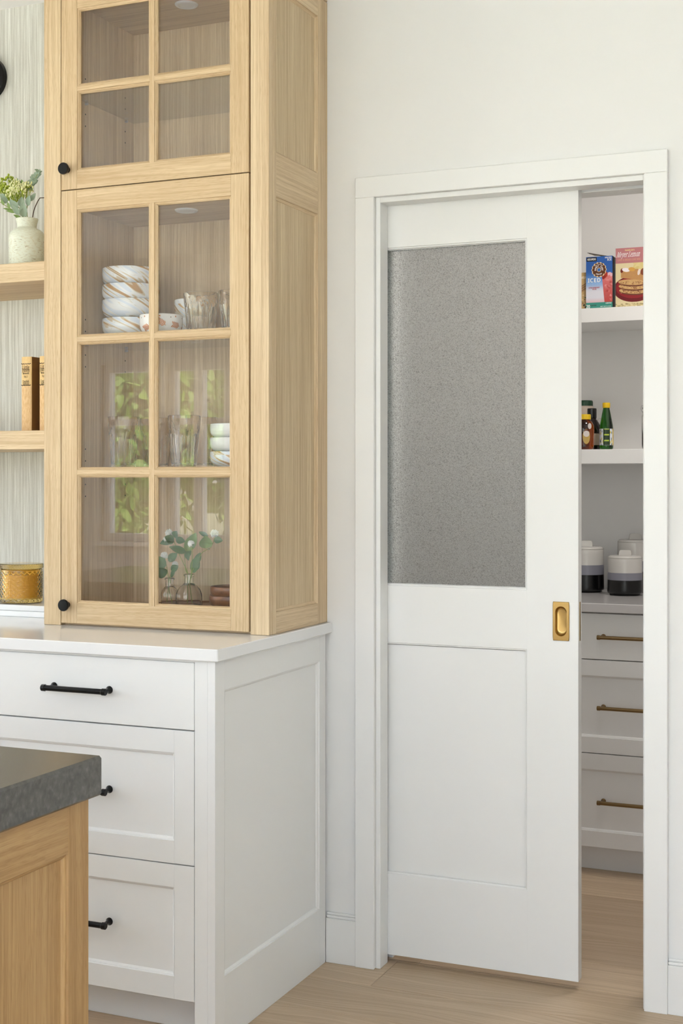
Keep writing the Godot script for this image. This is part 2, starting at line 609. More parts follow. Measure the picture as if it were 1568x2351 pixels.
func build_shell() -> void:
	# the wall with the pocket door: two skins with the pocket between them
	wall_boxes("wall_back", [
		[Vector3(X0, 0, -0.047), Vector3(0.143, CEIL, 0)], [Vector3(0.143, 2.061, -0.047), Vector3(0.866, CEIL, 0)], [Vector3(0.866, 0, -0.047), Vector3(X1, CEIL, 0)],
		[Vector3(X0, 0, -0.14), Vector3(0.143, CEIL, -0.092)], [Vector3(0.143, 2.061, -0.14), Vector3(0.866, CEIL, -0.092)], [Vector3(0.866, 0, -0.14), Vector3(X1, CEIL, -0.092)],
		[Vector3(0.866, 0, -0.092), Vector3(X1, CEIL, -0.047)], [Vector3(X0, 0, -0.092), Vector3(-0.75, CEIL, -0.047)], [Vector3(-0.75, 2.2, -0.092), Vector3(0.866, CEIL, -0.047)]], M.wall, "white painted wall with the pocket door opening")
	# left wall with two windows, wall behind the camera with windows and a garden door, right wall
	var L0 := X0 - 0.16
	wall_boxes("wall_left", [
		[Vector3(L0, 0, -0.14), Vector3(X0, 0.30, ZB)], [Vector3(L0, 2.50, -0.14), Vector3(X0, CEIL, ZB)],
		[Vector3(L0, 0.30, -0.14), Vector3(X0, 2.50, 0.6)], [Vector3(L0, 0.30, 4.4), Vector3(X0, 2.50, ZB)]], M.wall)
	var Z1 := ZB + 0.16
	wall_boxes("wall_front", [
		[Vector3(L0, 2.50, ZB), Vector3(X1 + 0.16, CEIL, Z1)], [Vector3(L0, 0, ZB), Vector3(-3.49, 2.50, Z1)], [Vector3(-3.49, 0, ZB), Vector3(-3.05, 0.90, Z1)], [Vector3(-3.49, 2.05, ZB), Vector3(-3.05, 2.5, Z1)],
		[Vector3(-3.05, 0, ZB), Vector3(-3.0, 2.50, Z1)], [Vector3(-3.0, 0, ZB), Vector3(-1.9, 0.90, Z1)], [Vector3(-3.0, 2.05, ZB), Vector3(-1.9, 2.5, Z1)], [Vector3(-1.9, 0, ZB), Vector3(-1.5, 2.50, Z1)],
		[Vector3(2.8, 0, ZB), Vector3(X1 + 0.16, 2.50, Z1)]], M.wall)
	wall_boxes("wall_right", [[Vector3(X1, 0, -0.14), Vector3(X1 + 0.16, 1.0, ZB)], [Vector3(X1, 2.2, -0.14), Vector3(X1 + 0.16, CEIL, ZB)], [Vector3(X1, 1.0, -0.14), Vector3(X1 + 0.16, 2.2, 3.55)], [Vector3(X1, 1.0, 4.2), Vector3(X1 + 0.16, 2.2, ZB)]], M.wall)
	wall_boxes("ceiling", [[Vector3(L0, CEIL, -1.85), Vector3(X1 + 0.16, CEIL + 0.2, Z1)]], M.ceiling)
	# the pantry behind the wall
	wall_boxes("wall_pantry_back", [[Vector3(-0.7, 0, -1.81), Vector3(1.6, CEIL, -1.69)]], M.wall, "white pantry wall behind the shelves")
	wall_boxes("wall_pantry_left", [[Vector3(-0.7, 0, -1.69), Vector3(-0.55, CEIL, -0.14)]], M.wall)
	wall_boxes("wall_pantry_right", [[Vector3(1.45, 0, -1.69), Vector3(1.6, CEIL, -0.14)]], M.wall)
	# windows: frame and panes
	var n := 1
	for w in [[-3.49, -3.05, 0.90, 2.05, 1, 2], [-3.0, -1.9, 0.90, 2.05, 5, 2], [-1.5, 2.8, 0.02, 2.50, 3, 1]]:
		window_z(n, w[0], w[1], w[2], w[3], w[4], w[5])
		n += 1
	window_x(n, X0 - 0.10, 0.6, 4.4, 0.30, 2.50, 3, 1)
	window_x(n + 1, X1 + 0.03, 3.55, 4.2, 1.0, 2.2, 1, 1)
	# door casing and jambs
	var t := structure("trim_1", "white flat door casing and jamb of the pocket door")
	for b in [[Vector3(0.0881, 0, 0.0), Vector3(0.1422, 2.0605, 0.018)], [Vector3(0.858, 0, 0.0), Vector3(0.915, 2.0605, 0.018)]]:
		var s := new_st(); box(s, b[0], b[1], 1, 0.0012); part("casing", s, M.trim, t)
	var s1 := new_st(); box(s1, Vector3(0.0881, 2.0607, 0), Vector3(0.915, 2.1153, 0.018), 0, 0.0012); part("casing", s1, M.trim, t)
	for b in [[Vector3(0.1425, 0, -0.05), Vector3(0.1555, 2.0605, 0.004)], [Vector3(0.8536, 0, -0.158), Vector3(0.8665, 2.0605, 0.004)], [Vector3(0.1425, 0, -0.158), Vector3(0.1555, 2.0605, -0.0895)],
			[Vector3(0.1555, 2.0465, -0.05), Vector3(0.8536, 2.0605, 0.004)], [Vector3(0.1555, 2.0475, -0.158), Vector3(0.8536, 2.0592, -0.0905)]]:
		var s := new_st(); box(s, b[0], b[1], 1, 0.0008); part("jamb", s, M.trim, t)
	for b in [[Vector3(0.0881, 0, -0.158), Vector3(0.1422, 2.1153, -0.14)], [Vector3(0.858, 0, -0.158), Vector3(0.915, 2.1153, -0.14)]]:
		var s := new_st(); box(s, b[0], b[1], 1, 0.0012); part("pantry_casing", s, M.trim, t)
	var tr := new_st(); box(tr, Vector3(-0.7, 2.075, -0.085), Vector3(0.8536, 2.11, -0.053), 0, 0.001); part("track", tr, M.steel, t)
	# baseboards
	for b in [["baseboard_left", 0.0005, 0.088], ["baseboard_right", 0.9152, X1]]:
		var s := new_st()
		box(s, Vector3(b[1], 0, 0), Vector3(b[2], 0.120, 0.014), 0, 0.0008)
		box(s, Vector3(b[1], 0.120, 0), Vector3(b[2], 0.1275, 0.0115), 0, 0.002)
		box(s, Vector3(b[1], 0.1275, 0), Vector3(b[2], 0.1345, 0.0085), 0, 0.002)
		var o := MeshInstance3D.new()
		o.name = b[0]; o.mesh = mesh_of(s, M.trim)
		add_child(o, true)
		o.set_meta("kind", "structure")
	# recessed ceiling lights, switched off
	var first: Node3D = null
	for p in [Vector3(-1.6, CEIL, 2.5), Vector3(0.5, CEIL, 1.5), Vector3(-2.6, CEIL, 3.6)]:
		if first == null:
			first = thing("recessed_light", "round white recessed ceiling light above the kitchen island", "ceiling light", p, "recessed lights of the kitchen ceiling")
			var s := new_st(); lathe(s, [Vector2(0.06, -0.001), Vector2(0.078, -0.004), Vector2(0.082, 0.0)], 40); part("trim_ring", s, M.trim, first, false)
			var d := new_st(); lathe(d, [Vector2(0.0, -0.0015), Vector2(0.06, -0.001)], 40); part("diffuser", d, M.print_white, first, false)
		else:
			again(first, p, "round white recessed ceiling light nearest the pocket door" if p.x > 0.0 else "round white recessed ceiling light near the corner windows")

func window_frame_parts(w: Node3D, lo: Vector3, hi: Vector3, along: int, cols: int, rows: int) -> void:
	var d := 2 if along == 0 else 0
	var mk := func(a0: float, a1: float, y0: float, y1: float, z0: float, z1: float) -> Array:
		var p := Vector3.ZERO; var q := Vector3.ZERO
		p[along] = a0; q[along] = a1; p.y = y0; q.y = y1; p[d] = z0; q[d] = z1
		return [p, q]
	var a0: float = lo[along]; var a1: float = hi[along]
	var f := new_st()
	var fw := 0.05
	for b in [[a0, a0 + fw, lo.y, hi.y], [a1 - fw, a1, lo.y, hi.y], [a0 + fw, a1 - fw, lo.y, lo.y + fw], [a0 + fw, a1 - fw, hi.y - fw, hi.y]]:
		var q: Array = mk.call(b[0], b[1], b[2], b[3], lo[d], hi[d])
		box(f, q[0], q[1], 1, 0.002)
	var cw := (a1 - a0) / cols
	for c in range(1, cols):
		var q: Array = mk.call(a0 + cw * c - 0.03, a0 + cw * c + 0.03, lo.y + fw, hi.y - fw, lo[d], hi[d])
		box(f, q[0], q[1], 1, 0.002)
	if rows > 1:
		var q: Array = mk.call(a0 + fw, a1 - fw, (lo.y + hi.y) / 2 + 0.18, (lo.y + hi.y) / 2 + 0.22, lo[d] + 0.01, hi[d] - 0.01)
		box(f, q[0], q[1], 1, 0.002)
	part("window_frame", f, M.trim, w)
	for c in cols:
		var p := new_st()
		var m: float = (lo[d] + hi[d]) / 2
		var q: Array = mk.call(a0 + cw * c + 0.03, a0 + cw * (c + 1) - 0.03, lo.y + 0.04, hi.y - 0.04, m - 0.003, m + 0.003)
		box(p, q[0], q[1], 1, 0.0)
		part("pane", p, M.pane, w)

func window_z(n: int, x0: float, x1: float, y0: float, y1: float, cols: int, rows: int) -> void:
	var w := structure("window_%d" % n)
	window_frame_parts(w, Vector3(x0, y0, ZB + 0.03), Vector3(x1, y1, ZB + 0.10), 0, cols, rows)
	if y0 > 0.5:
		var s := new_st(); box(s, Vector3(x0 - 0.05, y0 - 0.03, ZB - 0.05), Vector3(x1 + 0.05, y0, ZB + 0.03), 0, 0.003); part("sill", s, M.trim, w)

func window_x(n: int, x: float, z0: float, z1: float, y0: float, y1: float, cols: int, rows: int) -> void:
	var w := structure("window_%d" % n)
	window_frame_parts(w, Vector3(x, y0, z0), Vector3(x + 0.07, y1, z1), 2, cols, rows)
	var s := new_st()
	if x < 0.0:
		box(s, Vector3(x + 0.07, y0 - 0.03, z0 - 0.05), Vector3(x + 0.15, y0, z1 + 0.05), 2, 0.003)
	else:
		box(s, Vector3(x - 0.08, y0 - 0.03, z0 - 0.05), Vector3(x, y0, z1 + 0.05), 2, 0.003)
	part("sill", s, M.trim, w)

func build_planks() -> void:
	var f := structure("floor", "pale oak plank floor")
	var sub := new_st()
	box(sub, Vector3(X0 - 0.16, -0.06, -1.81), Vector3(X1 + 0.16, -0.016, ZB + 0.16), 0, 0.0)
	part("subfloor", sub, M.dark_gap, f)
	var wd := 0.198
	for k in range(-10, 32):
		var z0 := 0.128 + wd * k
		var z1 := z0 + wd
		if z1 > ZB + 0.16:
			z1 = ZB + 0.16
		if z1 - z0 < 0.02:
			continue
		var x := X0 - 0.16
		var cuts := []
		var xs := 0.177 if k == -1 else rng.randf_range(-2.0, 2.0)
		if k == 0: xs = -1.1
		if k == 1: xs = 1.9
		while xs > x: xs -= 2.1
		xs += 2.1
		while xs < X1:
			cuts.append(xs)
			xs += 2.1
		cuts.append(X1 + 0.16)
		for c in cuts:
			if c - x > 0.05:
				var st := new_st()
				box(st, Vector3(x + 0.0004, -0.016, z0 + 0.0004), Vector3(c - 0.0004, 0.0, z1 - 0.0004), 0, 0.0009)
				part("plank", st, M.floor[rng.randi() % 4], f)
			x = c

func build_garden() -> void:
	for q in [["lawn", Vector3(-40, -0.5, -40), Vector3(40, -0.26, 50), M.grass], ["terrace", Vector3(-9.5, -0.3, -8), Vector3(9, -0.1, 10.5), M.paving]]:
		var g := new_st()
		box(g, q[1], q[2], 0, 0.0)
		var o := MeshInstance3D.new()
		o.name = q[0]; o.mesh = mesh_of(g, q[3])
		add_child(o, true)
		o.set_meta("kind", "structure")
	# garden trees mirrored in the cabinet glass
	var lf := new_st()
	leaf(lf, Vector3.ZERO, Vector3(0, 0.03, 0.14), 0.07, Vector3.UP, 0.2, 0.5)
	var lm := mesh_of(lf, M.foliage)
	var k := 0
	for p in [Vector3(-6.5, -0.26, 9.6), Vector3(-5.1, -0.26, 11.0), Vector3(-8.2, -0.26, 11.6)]:
		var t := thing("garden_tree", ["leafy garden tree outside the narrow corner window", "leafy garden tree outside the second window from the corner", "leafy garden tree farthest out in the corner of the garden"][k], "tree", p)
		k += 1
		var tr := new_st()
		tube(tr, [Vector3(0, 0, 0), Vector3(0.05, 0.8, 0), Vector3(0, 1.7, 0.05)], [0.13, 0.10, 0.07], 12)
		part("trunk", tr, M.bark, t, false)
		var mm := MultiMesh.new()
		mm.transform_format = MultiMesh.TRANSFORM_3D
		mm.mesh = lm
		mm.instance_count = 4200
		for i in 4200:
			var d := Vector3(rng.randfn(), rng.randfn(), rng.randfn()).normalized()
			var r := pow(rng.randf(), 0.4)
			var c := Vector3(0, 2.2, 0) + Vector3(d.x * 1.25, d.y * 1.5, d.z * 1.25) * r * (1.0 + 0.15 * sin(d.x * 9.0) * cos(d.z * 7.0))
			var b := Basis.from_euler(Vector3(rng.randf() * TAU, rng.randf() * TAU, rng.randf() * TAU)).scaled(Vector3.ONE * rng.randf_range(0.8, 1.6))
			mm.set_instance_transform(i, Transform3D(b, c))
		var mi := MultiMeshInstance3D.new()
		mi.name = "foliage"
		mi.multimesh = mm
		t.add_child(mi, true)
		mi.set_meta("kind", "stuff")


# ------------------------------------------------------------------ pocket door
func build_pocket_door() -> void:
	var zf := -0.052
	var zb := -0.087
	var d := structure("door_1", "white pocket door with a pebbled glass light, half slid into the wall")
	d.position = Vector3(0.25, 0, -0.07)
	var st := new_st()
	var xl := -0.178; var xr := 0.678
	var y0 := 0.0218; var y1 := 2.072
	var gx0 := -0.0425; var gx1 := 0.5425
	# stiles; the right one is cut out for the flush pull
	box(st, Vector3(xl, y0, zb), Vector3(gx0, y1, zf), 1, 0.0015)
	box(st, Vector3(gx1, y0, zb), Vector3(xr, 0.8965, zf), 1, 0.0002)
	box(st, Vector3(gx1, 0.9895, zb), Vector3(xr, y1, zf), 1, 0.0002)
	box(st, Vector3(gx1, 0.8965, zb), Vector3(0.6145, 0.9895, zf), 1, 0.0002)
	box(st, Vector3(0.6520, 0.8965, zb), Vector3(xr, 0.9895, zf), 1, 0.0002)
	box(st, Vector3(0.6145, 0.8965, zb), Vector3(0.6520, 0.9895, zb + 0.012), 1, 0.0002)
	# rails
	box(st, Vector3(gx0, 1.9345, zb), Vector3(gx1, y1, zf), 0, 0.0002)
	box(st, Vector3(gx0, 0.8668, zb), Vector3(gx1, 1.0200, zf), 0, 0.0002)
	box(st, Vector3(gx0, y0, zb), Vector3(gx1, 0.2410, zf), 0, 0.0002)
	part("frame", st, M.trim, d)
	var pb := [Vector2(0, 0), Vector2(0.0014, -0.0024), Vector2(0.0044, -0.0032), Vector2(0.0056, -0.0095), Vector2(0.0066, -0.0095)]
	for r in [[0.2410, 0.8668], [1.0200, 1.9345]]:
		var b := new_st()
		ring(b, Vector3(0, 0, zf), Vector3.RIGHT, Vector3.UP, Vector3.BACK, gx0, r[0], gx1, r[1], pb)
		ring(b, Vector3(0, 0, zb), Vector3.LEFT, Vector3.UP, Vector3.FORWARD, -gx1, r[0], -gx0, r[1], pb)
		part("bead", b, M.trim, d)
	var p := new_st()
	box(p, Vector3(gx0, 0.2410, zb + 0.0095), Vector3(gx1, 0.8668, zf - 0.0095), 1, 0.0)
	part("panel", p, M.trim, d)
	var g := new_st()
	box(g, Vector3(gx0, 1.0200, -0.0725), Vector3(gx1, 1.9345, -0.0665), 1, 0.0)
	part("glass_light", g, M.obscure, d)
	# brass flush pull: plate with an oblong cup
	var pl := new_st()
	var cx := 0.63325; var cy := 0.943
	var hw := 0.0218; var hh := 0.0500
	var n := 64
	var outer := PackedVector3Array(); var hole := PackedVector3Array()
	var ow := 0.0150; var oh := 0.0385
	for j in n:
		var th := TAU * j / n
		var dir := Vector2(cos(th), sin(th))
		var s := minf(hw / maxf(absf(dir.x), 1e-6), hh / maxf(absf(dir.y), 1e-6))
		outer.append(Vector3(cx + dir.x * s, cy + dir.y * s, 0))
		# oblong hole: straight sides and round ends
		var q := dir * (ow / maxf(absf(dir.x), 1e-6))
		if absf(q.y) > oh - ow:
			var yy := (oh - ow) * signf(dir.y)
			var bq := -dir.y * yy
			var cq := yy * yy - ow * ow
			q = dir * (-bq + sqrt(maxf(bq * bq - cq, 0.0)))
		hole.append(Vector3(cx + q.x, cy + q.y, 0))
	var row := func(src: PackedVector3Array, z: float, inset := 0.0, sc := 1.0) -> PackedVector3Array:
		var r := PackedVector3Array()
		for v in src:
			var e := Vector3(v.x - cx, v.y - cy, 0) * sc
			e -= Vector3(signf(e.x) * minf(absf(e.x), inset), signf(e.y) * minf(absf(e.y), inset), 0)
			r.append(Vector3(cx + e.x, cy + e.y, z))
		return r
	var f := zf + 0.0032
	skin(pl, [row.call(outer, zf), row.call(outer, f - 0.0012), row.call(outer, f - 0.0012), row.call(outer, f, 0.0012), row.call(outer, f, 0.0012), row.call(hole, f), row.call(hole, f), row.call(hole, f - 0.0008, 0.0, 0.98), row.call(hole, f - 0.003, 0.0, 0.955), row.call(hole, f - 0.009, 0.0, 0.92), row.call(hole, f - 0.0115, 0.0, 0.86), row.call(hole, f - 0.0125, 0.0, 0.75), row.call(hole, f - 0.0128, 0.0, 0.0)], true)
	part("flush_pull", pl, M.brass, d)
	var e := new_st()
	box(e, Vector3(xr - 0.004, 0.893, -0.0745), Vector3(xr + 0.0008, 0.993, -0.0645), 1, 0.0004)
	var ep := part("edge_pull", e, M.brass, d)
	ep.set_meta("label", "narrow brass edge pull")


# ------------------------------------------------------------------ cabinet making
const BEAD := [Vector2(0, 0), Vector2(0.0010, -0.0030), Vector2(0.0028, -0.0034), Vector2(0.0050, -0.0048), Vector2(0.0066, -0.0066), Vector2(0.0074, -0.0080), Vector2(0.0092, -0.0082)]

# bar pull with turned end caps, posts and rosettes, along x, standing off towards +z
func bar_pull(c: Vector3, length: float, post_at: float, off: float, rad: float, m: Material, parent: Node3D) -> void:
	var st := new_st()
	var x0 := c + Vector3(-length / 2, 0, off)
	rod(st, x0, Vector3.RIGHT, [Vector2(0, 0), Vector2(rad * 1.05, 0.0), Vector2(rad * 1.05, 0.0), Vector2(rad * 1.22, 0.001), Vector2(rad * 1.22, 0.010), Vector2(rad * 1.22, 0.010), Vector2(rad, 0.0115), Vector2(rad, 0.0115), Vector2(rad, length - 0.0115), Vector2(rad, length - 0.0115), Vector2(rad * 1.22, length - 0.010), Vector2(rad * 1.22, length - 0.010), Vector2(rad * 1.22, length - 0.001), Vector2(rad * 1.05, length), Vector2(rad * 1.05, length), Vector2(0, length)], 24)
	for s in [-1.0, 1.0]:
		rod(st, c + Vector3(s * post_at, 0, 0), Vector3.BACK, [Vector2(0, 0), Vector2(rad * 1.35, 0), Vector2(rad * 1.35, 0), Vector2(rad * 1.35, 0.002), Vector2(rad * 0.95, 0.005), Vector2(rad * 0.62, 0.010), Vector2(rad * 0.62, off)], 20)
	part("handle", st, m, parent, true)

# a drawer front in the plane z = zf (front), shaker panelled or flat
func drawer_front(t: Node3D, x0: float, x1: float, y0: float, y1: float, zf: float, flat: bool, m: Material, fw := 0.053) -> MeshInstance3D:
	var st := new_st()
	var zb := zf - 0.020
	if flat:
		box(st, Vector3(x0, y0, zb), Vector3(x1, y1, zf), 0, 0.0012)
	else:
		box(st, Vector3(x0, y0, zb), Vector3(x0 + fw, y1, zf), 1, 0.0006)
		box(st, Vector3(x1 - fw, y0, zb), Vector3(x1, y1, zf), 1, 0.0006)
		box(st, Vector3(x0 + fw, y0, zb), Vector3(x1 - fw, y0 + fw, zf), 0, 0.0003)
		box(st, Vector3(x0 + fw, y1 - fw, zb), Vector3(x1 - fw, y1, zf), 0, 0.0003)
		box(st, Vector3(x0 + fw, y0 + fw, zb), Vector3(x1 - fw, y1 - fw, zf - 0.0080), 0, 0.0)
		ring(st, Vector3(0, 0, zf), Vector3.RIGHT, Vector3.UP, Vector3.BACK, x0 + fw, y0 + fw, x1 - fw, y1 - fw, BEAD)
	return part("drawer_front", st, m, t)

func side_panel(st: SurfaceTool, x: float, z0: float, z1: float, y0: float, y1: float, front: float, back: float, rails: Array, thick: float) -> void:
	# frame and panel in the plane x, facing +x; rails = [[y0, y1], ...] from bottom to top
	box(st, Vector3(x - thick, y0, z1 - front), Vector3(x, y1, z1), 1, 0.0006)
	box(st, Vector3(x - thick, y0, z0), Vector3(x, y1, z0 + back), 1, 0.0006)
	for r in rails:
		box(st, Vector3(x - thick, r[0], z0 + back), Vector3(x, r[1], z1 - front), 2, 0.0003)
	for k in rails.size() - 1:
		var a: float = rails[k][1]
		var b: float = rails[k + 1][0]
		ring(st, Vector3(x, 0, 0), Vector3.FORWARD, Vector3.UP, Vector3.RIGHT, -(z1 - front), a, -(z0 + back), b, BEAD)

func build_base_cabinet() -> void:
	var t := thing("base_cabinet", "white painted base cabinet with three drawers under the white countertop by the door", "cabinet", Vector3(-0.34, 0, 0.3))
	var zf := 0.637
	var y1 := 0.891
	var st := new_st()
	# carcass: right side is the framed end panel, stile at the front, back, bottom
	box(st, Vector3(-0.672, 0.098, 0.002), Vector3(-0.654, y1, 0.616), 1, 0.0)
	box(st, Vector3(-0.654, 0.098, 0.002), Vector3(-0.02, 0.116, 0.55), 0, 0.0)
	box(st, Vector3(-0.654, 0.116, 0.002), Vector3(-0.02, y1, 0.014), 0, 0.0)
	box(st, Vector3(-0.654, 0.872, 0.03), Vector3(-0.02, y1, 0.60), 0, 0.0)
	part("carcass", st, M.cab, t)
	st = new_st()
	box(st, Vector3(-0.0535, 0.0, zf - 0.022), Vector3(-0.0195, y1, zf), 1, 0.0006)
	box(st, Vector3(-0.0535, 0.0, 0.55), Vector3(-0.0195, 0.098, zf - 0.022), 1, 0.0)
	box(st, Vector3(-0.654, 0.8855, zf - 0.022), Vector3(-0.0535, y1, zf), 0, 0.0003)
	part("face_frame", st, M.cab, t)
	st = new_st()
	side_panel(st, 0.0, 0.0145, zf, 0.0, y1, 0.046, 0.0400, [[0.0, 0.155], [0.8190, y1]], 0.0195)
	part("end_panel", st, M.cab, t)
	st = new_st()
	box(st, Vector3(-0.0195, 0.155, 0.05), Vector3(-0.0080, 0.819, 0.595), 1, 0.0)
	part("panel_field", st, M.cab, t)
	st = new_st()
	box(st, Vector3(-0.672, 0.0, 0.538), Vector3(-0.0535, 0.097, 0.553), 0, 0.001)
	part("toe_kick", st, M.cab, t)
	for r in [[0.7281, 0.8845, true], [0.4155, 0.7254, false], [0.1008, 0.4128, false]]:
		var d := drawer_front(t, -0.6705, -0.0553, r[0], r[1], zf - 0.0005, r[2], M.cab)
		bar_pull(Vector3(-0.363, (r[0] + r[1]) / 2 + 0.002, zf - 0.0005), 0.181, 0.0785, 0.034, 0.0068, M.black, d)
	# its neighbour, further along the same run
	var c := again(t, t.position + Vector3(-0.674, 0, 0), "white painted base cabinet farther along the same run, left of the one by the door")
	c.name = "base_cabinet_001"

func build_countertop() -> void:
	var st := new_st()
	box(st, Vector3(-1.35, 0.8912, 0.001), Vector3(0.0145, 0.920, 0.652), 0, 0.0022)
	solo("countertop", st, M.quartz, "polished white quartz countertop over the white drawers", "countertop")

func glass_door(t: Node3D, x0: float, x1: float, y0: float, y1: float, gx0: float, gx1: float, gy0: float, gy1: float, munts: Array, zf: float, knob_y: float) -> void:
	# stiles and rails of one frame, with its glazing bars; panes and knob are its sub-parts
	var st := new_st()
	var zb := zf - 0.022
	box(st, Vector3(x0, y0, zb), Vector3(gx0, y1, zf), 1, 0.0007)
	box(st, Vector3(gx1, y0, zb), Vector3(x1, y1, zf), 1, 0.0007)
	box(st, Vector3(gx0, y0, zb), Vector3(gx1, gy0, zf), 0, 0.0003)
	box(st, Vector3(gx0, gy1, zb), Vector3(gx1, y1, zf), 0, 0.0003)
	var prof := [Vector2(0, 0), Vector2(0.0008, -0.0022), Vector2(0.0026, -0.0026), Vector2(0.0046, -0.0042), Vector2(0.0060, -0.0066), Vector2(0.0068, -0.0070), Vector2(0.0070, -0.0110)]
	var hm := 0.0068
	var xm := (gx0 + gx1) / 2
	var cuts := [gy0 - hm]
	cuts.append_array(munts)
	cuts.append(gy1 + hm)
	box(st, Vector3(xm - hm, gy0, zb), Vector3(xm + hm, gy1, zf - 0.0004), 1, 0.0004)
	for m in munts:
		box(st, Vector3(gx0, m - hm, zb), Vector3(xm - hm, m + hm, zf - 0.0004), 0, 0.0004)
		box(st, Vector3(xm + hm, m - hm, zb), Vector3(gx1, m + hm, zf - 0.0004), 0, 0.0004)
	var cells := []
	for k in cuts.size() - 1:
		for s in [[gx0, xm - hm], [xm + hm, gx1]]:
			cells.append([s[0], cuts[k] + hm, s[1], cuts[k + 1] - hm])
	for c in cells:
		ring(st, Vector3(0, 0, zf - 0.0004), Vector3.RIGHT, Vector3.UP, Vector3.BACK, c[0], c[1], c[2], c[3], prof)
	var d := part("door", st, M.oak1, t)
	for c in cells:
		var p := new_st()
		box(p, Vector3(c[0], c[1], zf - 0.0145), Vector3(c[2], c[3], zf - 0.0110), 1, 0.0)
		part("pane", p, M.pane, d)
	var kn := new_st()
	rod(kn, Vector3(x0 + 0.0205, knob_y, zf), Vector3.BACK, [Vector2(0.0075, 0), Vector2(0.0060, 0.002), Vector2(0.0055, 0.009), Vector2(0.0095, 0.0125), Vector2(0.0145, 0.0155), Vector2(0.0158, 0.0185), Vector2(0.0156, 0.0225), Vector2(0.0148, 0.0240), Vector2(0.0148, 0.0240), Vector2(0, 0.0246)], 40)
	part("knob", kn, M.black, d)

func build_display_cabinet() -> void:
	var t := thing("display_cabinet", "tall pale oak display cabinet with glazed doors standing on the white countertop", "cabinet", Vector3(-0.335, 0.92, 0.18))
	var zf := 0.359
	var yt := 2.601
	var st := new_st()
	# carcass: sides, back, bottom, middle and top
	box(st, Vector3(-0.6695, 0.9205, 0.002), Vector3(-0.602, yt, zf - 0.022), 1, 0.0)
	box(st, Vector3(-0.068, 0.9205, 0.002), Vector3(-0.0175, yt, zf - 0.022), 1, 0.0)
	part("carcass_side", st, M.oak_in, t)
	st = new_st()
	box(st, Vector3(-0.602, 0.9205, 0.002), Vector3(-0.068, yt, 0.020), 1, 0.0)
	part("back_panel", st, M.oak_in, t)
	for r in [[0.9205, 0.955], [2.032, 2.108], [2.585, yt]]:
		st = new_st()
		box(st, Vector3(-0.602, r[0], 0.020), Vector3(-0.068, r[1], zf - 0.0235), 0, 0.0)
		part("fixed_shelf", st, M.oak_in, t)
	st = new_st()
	box(st, Vector3(-0.6697, 0.9205, zf - 0.022), Vector3(-0.6165, yt, zf), 1, 0.0008)
	part("face_stile", st, M.oak2, t)
	st = new_st()
	box(st, Vector3(-0.0513, 0.9205, zf - 0.022), Vector3(-0.0003, yt, zf), 1, 0.0008)
	part("face_stile", st, M.oak3, t)
	# framed end panel towards the door
	st = new_st()
	side_panel(st, 0.0, 0.012, zf - 0.0222, 0.9205, yt, 0.0185, 0.0535, [[0.9205, 0.9755], [2.0165, 2.1255], [2.5465, yt]], 0.0175)
	part("end_frame", st, M.oak3, t)
	for r in [[0.9755, 2.0165], [2.1255, 2.5465]]:
		st = new_st()
		box(st, Vector3(-0.0174, r[0], 0.06), Vector3(-0.0080, r[1], zf - 0.03), 1, 0.0)
		part("end_field", st, M.oak_panel, t)
	st = new_st()
	box(st, Vector3(-0.010, 0.9205, 0.0005), Vector3(-0.001, yt, 0.0118), 1, 0.0)
	part("scribe_strip", st, M.oak3, t)
	# upper stage above the seam, up to the ceiling
	st = new_st()
	box(st, Vector3(-0.6697, 2.6035, 0.002), Vector3(0.0, CEIL, zf), 0, 0.001)
	part("top_case", st, M.oak3, t)
	var gx0 := -0.5650; var gx1 := -0.1070
	glass_door(t, -0.6143, -0.0563, 0.9270, 2.0722, gx0, gx1, 0.9805, 2.0200, [1.3262, 1.6768], zf, 0.9757)
	glass_door(t, -0.6143, -0.0563, 2.0750, 2.6000, gx0, gx1, 2.1240, 2.5520, [2.3400], zf, 2.1270)
	# glass shelves on pins, puck lights
	for y in [1.3255, 1.6770, 2.3300]:
		var g := new_st()
		box(g, Vector3(-0.601, y, 0.022), Vector3(-0.069, y + 0.008, 0.325), 0, 0.0004)
		part("glass_shelf", g, M.shelf_glass, t)
		for x in [-0.602, -0.068]:
			for z in [0.065, 0.265]:
				var pins := new_st()
				var sd := 1.0 if x < -0.3 else -1.0
				rod(pins, Vector3(x, y - 0.004, z), Vector3(sd, 0, 0), [Vector2(0.0035, 0), Vector2(0.0035, 0.008), Vector2(0.0035, 0.008), Vector2(0, 0.008)], 10)
				part("shelf_pin", pins, M.steel, t)
	var holes := new_st()
	for z in [0.065, 0.265]:
		for ys in [1.3255, 1.6770, 2.3300]:
			for k in [-2, -1, 1, 2]:
				rod(holes, Vector3(-0.6019, ys + 0.032 * k, z), Vector3.RIGHT, [Vector2(0, 0), Vector2(0.0024, 0.0002), Vector2(0, 0.0003)], 8)
	var hp := part("pin_hole", holes, M.dark_gap, t)
	hp.set_meta("kind", "stuff")
	for y in [2.032, 2.585]:
		var p := new_st()
		lathe(p, [Vector2(0.0, -0.0035), Vector2(0.0205, -0.0035), Vector2(0.0205, -0.0035), Vector2(0.0215, -0.0048), Vector2(0.029, -0.0042), Vector2(0.0315, -0.0008), Vector2(0.0315, 0.0005)], 48, Vector3(-0.3325, y, 0.187))
		part("puck_light", p, M.print_white, t)


